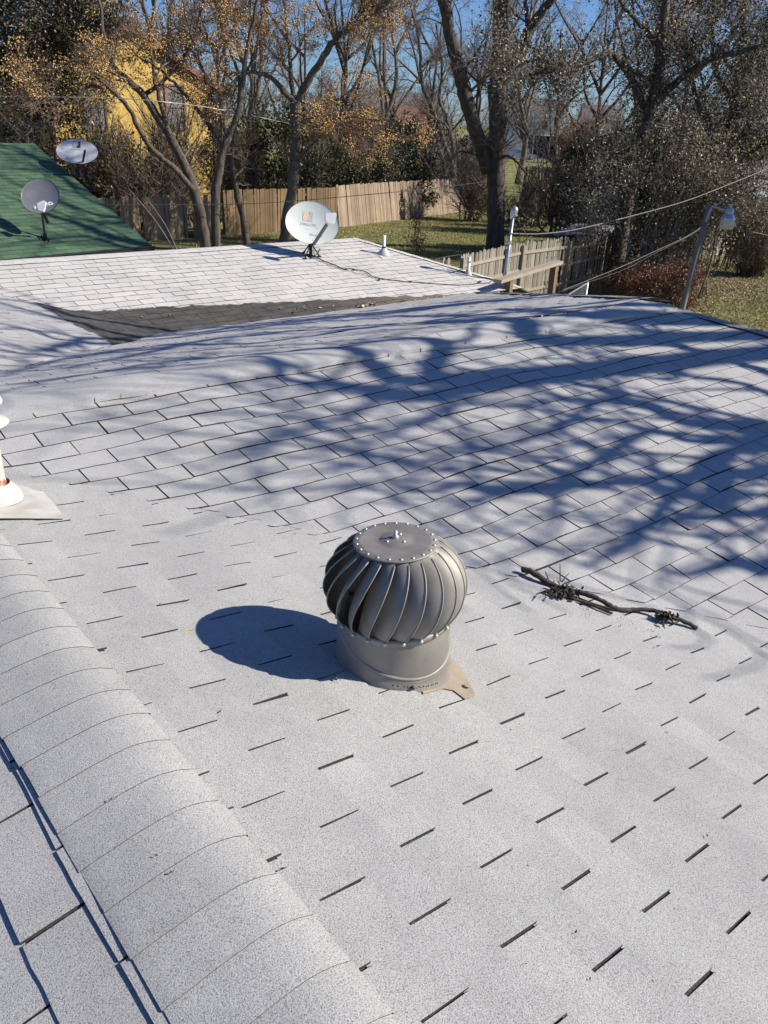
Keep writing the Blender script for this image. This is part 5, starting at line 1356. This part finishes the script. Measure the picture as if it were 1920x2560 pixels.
def blob_foliage(center, rad, n, rs, ncl=40, hollow=.35, clump=.42):
    c = unit(rs.normal(0, 1, (ncl, 3))) * (rs.uniform(hollow, 1, (ncl, 1)) ** .6)
    c[:, 2] = np.abs(c[:, 2]) * 1.0 if False else c[:, 2]
    i = rs.integers(0, ncl, n); P = c[i] + rs.normal(0, clump * .33, (n, 3)) * rs.uniform(.6, 1.3, ncl)[i][:, None]
    return np.asarray(center) + P * np.asarray(rad)
def bush(name, label, px, py_base, Y, w_, h, d, n, size, mat, rs, stem_mat=None, nst=14, cat="bush", group=None, zb=0.0, ncl=40, twigs=300, clump=.42):
    b = at(px, py_base, Y); b = b * [1, 1, 0] + Z * zb
    t = thing(name, b, label, cat, group); mb = MB(); Pm = []
    for i in range(nst):
        e = b + np.array([rs.normal(0, w_ * .28), rs.normal(0, d * .25), h * rs.uniform(.6, .98)]); s = b + np.array([rs.normal(0, w_ * .16), rs.normal(0, d * .12), -zb * .0])
        m = (s + e) / 2 + rs.normal(0, .06 * h, 3); Pm.append(smooth_line([s, s * .6 + m * .4 + rs.normal(0, .03 * h, 3), m, e], 3))
    Pm = np.array(Pm); R = np.linspace(.028, .010, Pm.shape[1])[None] * rs.uniform(.6, 1.4, (nst, 1)) * max(.5, h / 3)
    v, q = tubes(Pm, R, 5); mb.add(v, q, smooth=True)
    if twigs:
        Q, RR = spawn(Pm, R, twigs, rs, h * .15, h * .4, K=5, up=.15, r_tip=.004); v, q = tubes(Q, RR, 3); mb.add(v, q, mat=1)
        Q2, R2 = spawn(Q, RR, twigs * 4, rs, h * .06, h * .2, K=4, r_tip=.0035); v, q = tubes(Q2, R2, 3); mb.add(v, q, mat=1)
    mb.build("brushwood", [stem_mat or M['barkd'], M['twig']], t)
    if n:
        P = blob_foliage(b + Z * h * .52, (w_ / 2, d / 2, h * .5), n, rs, ncl, clump=clump); P = P[P[:, 2] > .02]
        v, q = leaf_quads(P, size, rs); mb = MB(); mb.add(v, q); mb.build("foliage", mat, t)
    return t

rb_ = np.random.default_rng(77)
# dense mass of dry leaves at the right
limbs = limb_set([([(1830, 640), (1828, 520), (1820, 400), (1835, 280), (1850, 150), (1860, 20), (1865, -60)], .24, .10, (35.0, 35.5)),
                  ([(1822, 420), (1770, 330), (1740, 240), (1720, 150), (1715, 60)], .12, .05, (35.0, 34.0)),
                  ([(1830, 300), (1890, 240), (1950, 200), (2010, 150)], .12, .06, (35.2, 34.5)),
                  ([(1826, 430), (1880, 380), (1930, 350), (2000, 330)], .10, .05, (35.0, 33.8)),
                  ([(1835, 260), (1790, 180), (1780, 90), (1790, -40)], .09, .05, (35.2, 35.6))], rb_)
tree_obj("leafy_tree", "broad tree thick with pale dry leaves filling the right edge above the yard lamp", at(1830, 640, 35) * [1, 1, 0], limbs, M['barkd'], M['twig'], [lv(40, 1.4, 3.2, sides=5, K=7), lv(300, .8, 1.8, sides=4, K=5), lv(1500, .4, 1.1, sides=3, K=4)], rb_,
         leaves=[dict(n=22000, size=.09, mat=M['drygreen'], spread=.34, lvl=2), dict(n=19000, size=.085, mat=M['dry'], spread=.4, lvl=1, zmin=1.5), dict(n=5000, size=.085, mat=M['drygreen'], spread=.5, wrap=True)])
# thicket of upright stems and leaves
def thicket(label, px, pyb, Y, w_, h, d, nst, nl, mats, rs, size=.10, name="thicket"):
    b = at(px, pyb, Y) * [1, 1, 0]; t = thing(name, b, label, "thicket"); Pm = []
    for i in range(nst):
        s = b + np.array([rs.uniform(-.5, .5) * w_, rs.uniform(-.5, .5) * d, 0]); e = s + np.array([rs.normal(.25, .35), rs.normal(0, .3), h * rs.uniform(.6, 1.05)])
        Pm.append(smooth_line([s, s * .7 + e * .3 + rs.normal(0, .08, 3), s * .35 + e * .65 + rs.normal(0, .12, 3), e], 3))
    Pm = np.array(Pm); R = np.linspace(.030, .010, Pm.shape[1])[None] * rs.uniform(.5, 1.3, (nst, 1)); v, q = tubes(Pm, R, 5); mb = MB(); mb.add(v, q, smooth=True); Q, RR = spawn(Pm, R, nst * 8, rs, .3, 1.0, K=5, r_tip=.004, up=.1); v, q = tubes(Q, RR, 3); mb.add(v, q, mat=1); mb.build("brushwood", [M['barkp'], M['twigp']], t)
    for m, f, lo in mats:
        n = int(nl * f); pi = rs.integers(0, len(Q), n); ki = rs.integers(1, 5, n); pos = Q[pi, ki] + rs.normal(0, .16, (n, 3)); pos = pos[pos[:, 2] > lo]
        v, q = leaf_quads(pos, size, rs); mb = MB(); mb.add(v, q); mb.build("foliage", m, t)
    return t
thicket("tall thicket of upright stems and dry vine leaves between the vine-covered tree and yard lamp", 1665, 735, 28.3, 3.0, 5.2, 2.2, 50, 15000, [(M['drygreen'], .55, .3), (M['dry'], .45, .1)], rb_, .08)
thicket("upright leafy thicket behind the yard lamp pole beside the pale green house", 1745, 660, 35.0, 3.0, 6.0, 1.8, 44, 14000, [(M['drygreen'], .7, .3), (M['dry'], .3, .1)], rb_, .085)
bush("shrub", "rounded purplish-brown shrub at the foot of the thicket, nearest the leaning pole", 1655, 775, 25.5, 2.3, 1.5, 1.5, 5200, .085, M['rustleaf'], rb_, clump=.5)
bush("shrub", "small russet shrub at the end of the picket fence beside the plastic bag", 1547, 748, 26.9, 1.4, 1.15, 1.1, 2400, .085, M['rustleaf'], rb_, clump=.5)
bush("shrub", "large rounded brown shrub with fine twigs in front of the pale green house", 1875, 690, 32.9, 2.2, 2.5, 1.8, 11000, .06, M['brownbush'], rb_, nst=60, twigs=900, clump=.6)
# evergreen at upper left
limbs = limb_set([([(60, 420), (70, 330), (95, 240), (120, 150), (140, 60), (150, -40)], .30, .12, (38, 38)), ([(90, 250), (40, 180), (0, 120), (-60, 60)], .14, .06, (38, 37)),
                  ([(100, 220), (150, 160), (200, 120), (240, 60)], .12, .05, (38, 37)), ([(70, 330), (20, 290), (-40, 260)], .10, .04, (38, 37.5)), ([(120, 140), (90, 60), (60, -20)], .1, .04, (38, 38.5))], rb_)
tree_obj("evergreen_oak", "dense dark evergreen oak in the upper left corner above the green roof", at(55, 470, 38) * [1, 1, 0], limbs, M['barkd'], M['twig'], [lv(50, 1.6, 3.8, sides=5, K=7), lv(420, .8, 2.0, sides=4, K=5), lv(1800, .4, 1.0, sides=3, K=4)], rb_,
         leaves=[dict(n=16000, size=.15, mat=M['oak'], spread=.36, lvl=2), dict(n=11000, size=.15, mat=M['ever'], spread=.45, lvl=1)])
for (px, pb, Y, w_, h, d, n, lab, m) in (
        (20, 420, 34, 4.5, 4.6, 3, 6500, "dark bushy undergrowth directly above the ridge of the green roof at far left", M['oak']),
        (150, 430, 36, 3.2, 2.6, 2, 4000, "low dark shrub behind the paler grey dish", M['oak']),
        (330, 470, 40.5, 3.2, 4.2, 2, 1600, "tangle of bare dark shoots against the yellow house wall", M['oak']),
        (240, 470, 37, 2.2, 3.2, 1.5, 1700, "thin brown shrub between the pale grey dish and yellow house", M['oak']),
        (585, 560, 43.5, 3.4, 4.8, 2.2, 5500, "dark shrub at the right corner of the yellow house", M['oak']),
        (700, 520, 43.5, 4.4, 5.6, 2.8, 9000, "broad dark evergreen shrub behind the upright brown fence", M['ever']),
        (800, 510, 45.8, 4.2, 5.0, 2.8, 8500, "dark evergreen shrub with golden tips left of the leaning fence", M['ever']),
        (905, 500, 48.5, 4.6, 5.4, 3, 9500, "dense green-black shrub behind the left end of the leaning fence", M['ever']),
        (1010, 490, 52, 4.6, 5.2, 3, 8500, "dense shrub behind the middle of the leaning fence", M['ever']),
        (1085, 480, 58.5, 4.0, 4.6, 2.5, 6000, "olive shrub behind the V-shaped tree", M['oak']),
        (1180, 480, 60, 4.0, 4.4, 2.5, 5000, "brown-green shrub behind the thick trunk", M['oak']),
        (1390, 560, 48, 3.6, 2.3, 2.2, 4200, "shaded dark shrub in front of the dark fence", M['ever']),
        (1465, 560, 43, 3.4, 5.0, 2.4, 6500, "dark evergreen shrub left of the blue-green shed", M['ever']),
        (1600, 560, 37, 4.4, 6.2, 2.6, 8500, "tall shaded evergreen behind the vine-covered tree", M['ever'])):
    bush("bush", lab, px, pb, Y, w_, h, d, n, .15, m, rb_, twigs=420)
bush("bush", "small leafy ivy clump hanging over the top of the leaning fence", 1072, 500, 47.2, 1.3, 1.7, .5, 700, .14, M['ever'], rb_, zb=.7, nst=4, twigs=30)
bush("shrub", "orange autumn shrub glowing beside the dark far fence", 1432, 445, 58, 1.3, 2.5, 1.2, 2600, .14, M['orange'], rb_, nst=8, twigs=80)
bush("shrub", "orange-leaved small tree beside the camper shelter", 1432, 395, 130, 5.0, 5.6, 3.0, 2200, .34, M['orange'], rb_, nst=8, twigs=120, cat="small tree")
bush("sapling", "small dead-brown sapling standing alone in the middle of the lawn", 1042, 642, 34.0, .7, 1.75, .5, 420, .08, M['oak'], rb_, nst=5, twigs=60, cat="sapling")
bush("bush", "yellow-green seedling at the foot of the thick trunk", 1275, 505, 38.0, .7, 1.0, .5, 260, .10, leafmat("yellow_green_leaf", [(0, (.12, .15, .02)), (1, (.32, .30, .05))]), rb_, nst=4, twigs=20, zb=1.2)
for px, pb, Y, w_, h, lab in ((1318, 540, 46, 3.6, 4.2, "tangle of fine bare grey twigs just right of the large trunk, before the camper shelter"), (1195, 520, 48, 3.6, 4.6, "tangle of bare grey twigs left of the large trunk above the loose boards"),
        (1415, 540, 44, 3.6, 6.0, "tall tangle of bare twigs left of the vine-covered tree"), (395, 500, 38.5, 3.4, 4.8, "leafless tangle of shoots before the right half of the yellow house"), (440, 500, 40.0, 3.2, 6.0, "tall leafless shoots before the right window of the yellow house"), (232, 470, 39.0, 2.6, 5.4, "tall leafless shoots before the left window of the yellow house"), (290, 480, 37.5, 3.0, 4.2, "leafless tangle of shoots beside the green roof edge")):
    bush("bare_shrub", lab, px, pb, Y, w_, h, 1.8, 0, .1, M['oak'], rb_, M['twigp'] if px > 1000 else M['barkd'], nst=22, twigs=260 if px > 1300 else 600, cat="shrub")
# leaning bare poles by the grey fence
for a, b, lab in (((452, 640), (320, 470), "longer thin bare sapling stem leaning left in front of the grey fence"), ((452, 632), (362, 490), "shorter thin bare sapling stem leaning left in front of the grey fence")):
    Pp = smooth_line([at(a[0], a[1] + 15, 31.0), at((a[0] + b[0]) / 2 + 6, (a[1] + b[1]) / 2 + 2, 31.4), at(b[0], b[1], 31.8)], 4); Pp[0][2] = 0
    mb = MB(); mb.tube(Pp, np.linspace(.035, .018, len(Pp)), 6); t_ = tag(mb.build("sapling", M['barkp']), lab, "sapling")

# bare trees beyond, built once per kind and copied
def bare_proto(name, seed, H, spread, mat, tw, k=1.0):
    rs = np.random.default_rng(seed); limbs = []
    tp = smooth_line([np.array([0, 0, -.2]), np.array([rs.normal(0, .2), rs.normal(0, .2), H * .25]), np.array([rs.normal(0, .5), rs.normal(0, .5), H * .55]), np.array([rs.normal(0, .9), rs.normal(0, .9), H])], 5)
    limbs.append((tp, np.linspace(H * .021, H * .004, len(tp))))
    for i in range(7):
        j = rs.integers(4, len(tp) - 3); a = rs.uniform(0, 6.28); l = H * rs.uniform(.3, .55); b = tp[j]
        d = np.array([math.cos(a) * spread, math.sin(a) * spread, 1.0])
        P = smooth_line([b, b + d * l * .35 + rs.normal(0, .2, 3), b + d * l * .7 + Z * l * .12 + rs.normal(0, .3, 3), b + d * l + Z * l * .2 + rs.normal(0, .4, 3)], 4); limbs.append((P, np.linspace(H * .010, H * .002, len(P))))
    t, _ = tree_obj(name, "x", (0, 0, 0), limbs, mat, tw, [lv(int(55 * k), H * .12, H * .28, sides=4, K=6, smin=.2), lv(int(330 * k), H * .06, H * .15, sides=3, K=5), lv(int(1300 * k), H * .03, H * .08, sides=3, K=4, r_tip=.006)], rs, sides=7)
    return t
def copy_thing(t, loc, rz, sc_, label, group):
    r = t.copy(); col.objects.link(r); r.location = Vector(loc); r.rotation_euler = (0, 0, rz); r.scale = (sc_,) * 3; r["label"] = label; r["group"] = group
    for ch in t.children:
        c = ch.copy(); col.objects.link(c); c.parent = r
    return r
protos = [bare_proto("bare_tree", 101, 13, .75, M['bark'], M['twig']), bare_proto("bare_tree", 102, 15, .6, M['barkp'], M['twigp']), bare_proto("bare_tree", 103, 12, 1.0, M['barkd'], M['twigr'])]
spots = [
    (850, 67, 0, 1.05, 0, "bare tree rising over the dark shrubs right of the golden-berried tree"), (960, 71, 1, 1.0, 1, "pale bare tree right of the golden-berried tree, in front of the long low house"),
    (1060, 78, 2, 1.1, 2, "spreading bare tree behind the V-shaped tree"), (1190, 75, 0, .95, 3, "bare tree seen between the twin limbs of the large tree"),
    (1300, 81, 1, 1.05, 4, "tall bare tree just right of the large tree"), (1390, 71, 2, .95, 5, "bare reddish tree behind the camper shelter"),
    (1480, 67, 0, 1.0, .6, "bare tree left of the vine-covered tree, above the parked van"), (640, 71, 1, 1.1, 1.6, "pale bare tree between the yellow house and the golden-berried tree"),
    (760, 81, 2, 1.1, 2.6, "bare tree directly behind the golden-berried tree"), (560, 78, 0, 1.15, 3.6, "bare tree just right of the yellow house"),
    (420, 84, 1, 1.2, 4.6, "tall bare tree behind the ridge of the yellow house"), (230, 81, 2, 1.2, 5.6, "bare tree showing left of the yellow gable"),
    (1590, 59, 1, 1.0, .3, "pale bare tree behind the vine-covered tree"), (1700, 53, 0, 1.05, 1.3, "bare tree above the pale dry-leaved tree"), (1850, 59, 2, 1.1, 2.3, "bare tree at the upper right corner")]
for i, (px, Y, k, s, rz, lab) in enumerate(spots):
    loc = at(px, 400, Y) * [1, 1, 0]
    if protos[k].get("label") == "x":
        t = protos[k]; t.location = Vector(loc); t.rotation_euler = (0, 0, rz); t.scale = (s,) * 3; t["label"] = lab; t["group"] = "bare trees beyond the back fence"
    else: copy_thing(protos[k], loc, rz, s, lab, "bare trees beyond the back fence")
# the far wood as one mass
rs = np.random.default_rng(5); mb = MB(); N = 150
bx = rs.uniform(-110, 125, N); by = rs.uniform(165, 230, N); Hh = rs.uniform(7, 13, N); Pm = np.zeros((N, 6, 3)); Pm[:, 0] = np.stack([bx, by, np.zeros(N)], 1)
for k in range(1, 6): Pm[:, k] = Pm[:, k - 1] + np.stack([rs.normal(0, .4, N), rs.normal(0, .4, N), Hh / 5], 1)
R = np.linspace(.20, .05, 6)[None] * rs.uniform(.7, 1.3, (N, 1)); v, q = tubes(Pm, R, 5); mb.add(v, q)
Q, RR = spawn(Pm, R, 1500, rs, 2.5, 6, K=6, up=.2, r_tip=.02, smin=.2); v, q = tubes(Q, RR, 3); mb.add(v, q)
Q2, R2 = spawn(Q, RR, 9000, rs, 1, 3, K=5, up=.1, r_tip=.014); v, q = tubes(Q2, R2, 3); mb.add(v, q)
Q3, R3 = spawn(Q2, R2, 14000, rs, .6, 1.6, K=4, up=.1, r_tip=.012); v, q = tubes(Q3, R3, 3); mb.add(v, q)
kind(mb.build("far_wood", M['twig']), 'stuff')
mb = MB(); P = np.concatenate([blob_foliage((x, y, z), (w_, 2, z), 900, rs, 24) for x, y, z, w_ in [(rs.uniform(-105, 120), rs.uniform(158, 176), rs.uniform(.9, 2.2), rs.uniform(2, 5)) for _ in range(46)]]); P = P[P[:, 2] > 0]
v, q = leaf_quads(P, .45, rs); mb.add(v, q); kind(mb.build("far_undergrowth", M['oak']), 'stuff')

# trees right of the house whose branches throw shade over the roofs
def shade_tree(label, traces, surf, D, top, base, rs, r0, levels):
    """a bare tree whose limbs lie up the sun's direction from where their shadows fall on the roof"""
    limbs = []
    for j, tr in enumerate(traces):
        Dj = D + rs.normal(0, .5); P = [surf(x, y) + sd * (Dj + .12 * i * rs.normal(0, 1)) for i, (x, y) in enumerate(tr)]
        k = r0 * rs.uniform(.75, 1.2) * (1.35 if j == 0 else .55 if 9 <= j <= 12 else 1)
        join = [top + (P[0] - top) * f + Z * .3 * math.sin(3.14 * f) for f in (.0, .5)]
        P = smooth_line(join + P, 4); limbs.append((P, np.linspace(k * 1.6, k * .30, len(P))))
    tp = smooth_line([base, base * .6 + top * .4 + rs.normal(0, .2, 3), top], 5); limbs.append((tp, np.linspace(.32, .22, len(tp))))
    return tree_obj("bare_tree", label, base, limbs, M['bark'], M['twig'], levels, rs)[0]
def roofpt(px, py):
    X = on(nA, dA, px, py); Y = on(nB, dB, px, py); C = on(nC, dC, px, py); P = X if X[1] < Y[1] else Y
    return P if (P @ V) < 4.15 else C
rs = np.random.default_rng(31)
tracesB = [
    [(1920, 930), (1781, 891), (1666, 849), (1600, 818), (1550, 793), (1496, 780)],
    [(1920, 980), (1820, 953), (1666, 930), (1608, 918), (1511, 870), (1420, 850)],
    [(1920, 1062), (1724, 1058), (1619, 1020), (1550, 1000), (1496, 1004), (1427, 1047), (1376, 1062)],
    [(1724, 1058), (1619, 1010), (1550, 996), (1496, 977), (1396, 954), (1280, 923), (1180, 930)],
    [(1920, 1104), (1735, 1104), (1666, 1081), (1608, 1085), (1550, 1116), (1473, 1162), (1396, 1209), (1280, 1232), (1180, 1260), (1100, 1290)],
    [(1920, 1124), (1839, 1128), (1781, 1143), (1743, 1178), (1704, 1220), (1646, 1282), (1589, 1336), (1527, 1382), (1450, 1420)],
    [(1900, 1180), (1812, 1193), (1808, 1240), (1781, 1266), (1743, 1247), (1666, 1228), (1589, 1212), (1434, 1209), (1330, 1150)],
    [(1920, 1278), (1839, 1286), (1762, 1294), (1666, 1297), (1608, 1317), (1540, 1300)],
    [(1920, 1420), (1850, 1400), (1780, 1420), (1700, 1440), (1640, 1420)],
    [(1666, 1081), (1500, 1050), (1380, 1070), (1270, 1110), (1160, 1130), (1060, 1150), (960, 1130)],
    [(1496, 1004), (1390, 1000), (1280, 1020), (1160, 1010), (1060, 1060), (960, 1060), (860, 1080), (760, 1050)],
    [(1396, 954), (1273, 960), (1150, 985), (1050, 960), (940, 990), (840, 980), (740, 1010), (640, 1000)],
    [(1280, 1232), (1160, 1210), (1060, 1230), (960, 1200), (860, 1230)],
]
tracesC = [
    [(1500, 790), (1280, 800), (949, 812), (794, 826), (640, 836), (500, 850)],
    [(1400, 830), (1150, 835), (987, 850), (833, 868), (640, 884), (463, 896), (347, 899)],
    [(1100, 800), (800, 838), (600, 858), (386, 868), (231, 888), (116, 907), (0, 945)],
    [(900, 785), (640, 812), (450, 832), (330, 850), (200, 870)],
    [(1500, 775), (1300, 775), (1100, 785), (950, 790)],
    [(1300, 840), (1000, 865), (630, 883), (420, 904), (157, 946), (0, 967)], [(1250, 800), (998, 810), (525, 852), (210, 915), (40, 930)], [(1350, 780), (998, 792), (700, 815), (472, 841)],
    [(1300, 850), (1100, 870), (950, 885), (800, 900), (640, 905), (500, 910)],
]
lvS = lambda k: [lv(int(85 * k), .9, 2.3, sides=5, K=8, smin=.05, r_frac=.5), lv(int(230 * k), .5, 1.3, sides=4, K=6, r_tip=.006)]
shade_tree("tall bare tree right of the house whose limbs shade the near wing", tracesB, roofpt, 7.2, np.array([10.6, 4.9, 7.4]), np.array([11.6, 4.6, 0]), rs, .046, lvS(1.15))
shade_tree("bare tree right of the house whose limbs shade the back slope", tracesC, lambda x, y: on(nC, dC, x, y), 9.0, np.array([13.6, 8.4, 7.6]), np.array([14.4, 8.6, 0]), rs, .062, lvS(.9))
tracesE = [[(330, 840), (210, 810), (100, 785), (0, 757)], [(300, 850), (178, 852), (80, 830), (0, 810)], [(260, 860), (105, 878), (0, 852)], [(240, 800), (150, 780), (60, 755), (0, 748)]]
shade_tree("slim bare tree right of the house whose limbs shade the side slope", tracesE, lambda x, y: on(nE, dE, x, y), 10.5, np.array([12.5, 10.6, 8.4]), np.array([13.2, 10.8, 0]), rs, .055, lvS(.4))
tracesG = [
    [(383, 617), (289, 597), (217, 568), (169, 551), (135, 544), (60, 520)], [(337, 554), (241, 537), (169, 510), (96, 479), (24, 457)],
    [(342, 563), (241, 556), (145, 532), (60, 500)], [(321, 539), (265, 518), (205, 489), (166, 455), (145, 431), (90, 410)],
    [(289, 503), (241, 484), (193, 470), (154, 440), (100, 425), (30, 420)], [(313, 619), (217, 592), (120, 597), (0, 616)],
    [(230, 400), (169, 404), (96, 400), (48, 373), (0, 361)], [(250, 440), (180, 420), (110, 395), (40, 385), (0, 380)]]
shade_tree("tall bare tree out of frame at right whose limbs shade the green roof", tracesG, onG, 15.5, np.array([10.6, 16.2, 11.0]), np.array([11.2, 16.4, 0]), rs, .065, lvS(1.3))

# grass and fallen leaves
rs = np.random.default_rng(9)
def scatter(n, box, dens=None):
    return np.stack([rs.uniform(box[0], box[1], n), rs.uniform(box[2], box[3], n), np.zeros(n)], 1)
mb = MB(); P = np.concatenate([scatter(46000, (-9, 9, 30, 53)), scatter(34000, (6, 18, 22, 36))])
N = len(P); a = unit(rs.normal(0, 1, (N, 3)) * [1, 1, 0]); hgt = rs.uniform(.03, .10, N)[:, None]; wv = rs.uniform(.012, .03, N)[:, None]
v = np.stack([P - a * wv, P + a * wv, P + unit(rs.normal(0, .5, (N, 3)) + Z) * hgt], 1).reshape(-1, 3); mb.add(v, None, (np.arange(N) * 3)[:, None] + np.arange(3)[None]); kind(mb.build("grass", M['grassb']), 'stuff')
mb = MB(); P = np.concatenate([scatter(2600, (-9, 9, 30, 53)), scatter(8000, (7, 18, 22, 36)), np.stack([rs.normal(11.2, 1.6, 7000), rs.normal(30.5, 1.8, 7000), np.zeros(7000)], 1), np.stack([rs.normal(8.2, .9, 3000), rs.normal(27.5, 1.2, 3000), np.zeros(3000)], 1)])
P[:, 2] = rs.uniform(.01, .06, len(P)); v, q = leaf_quads(P, .085, rs, .35); mb.add(v, q); kind(mb.build("fallen_leaves", M['litter']), 'stuff')
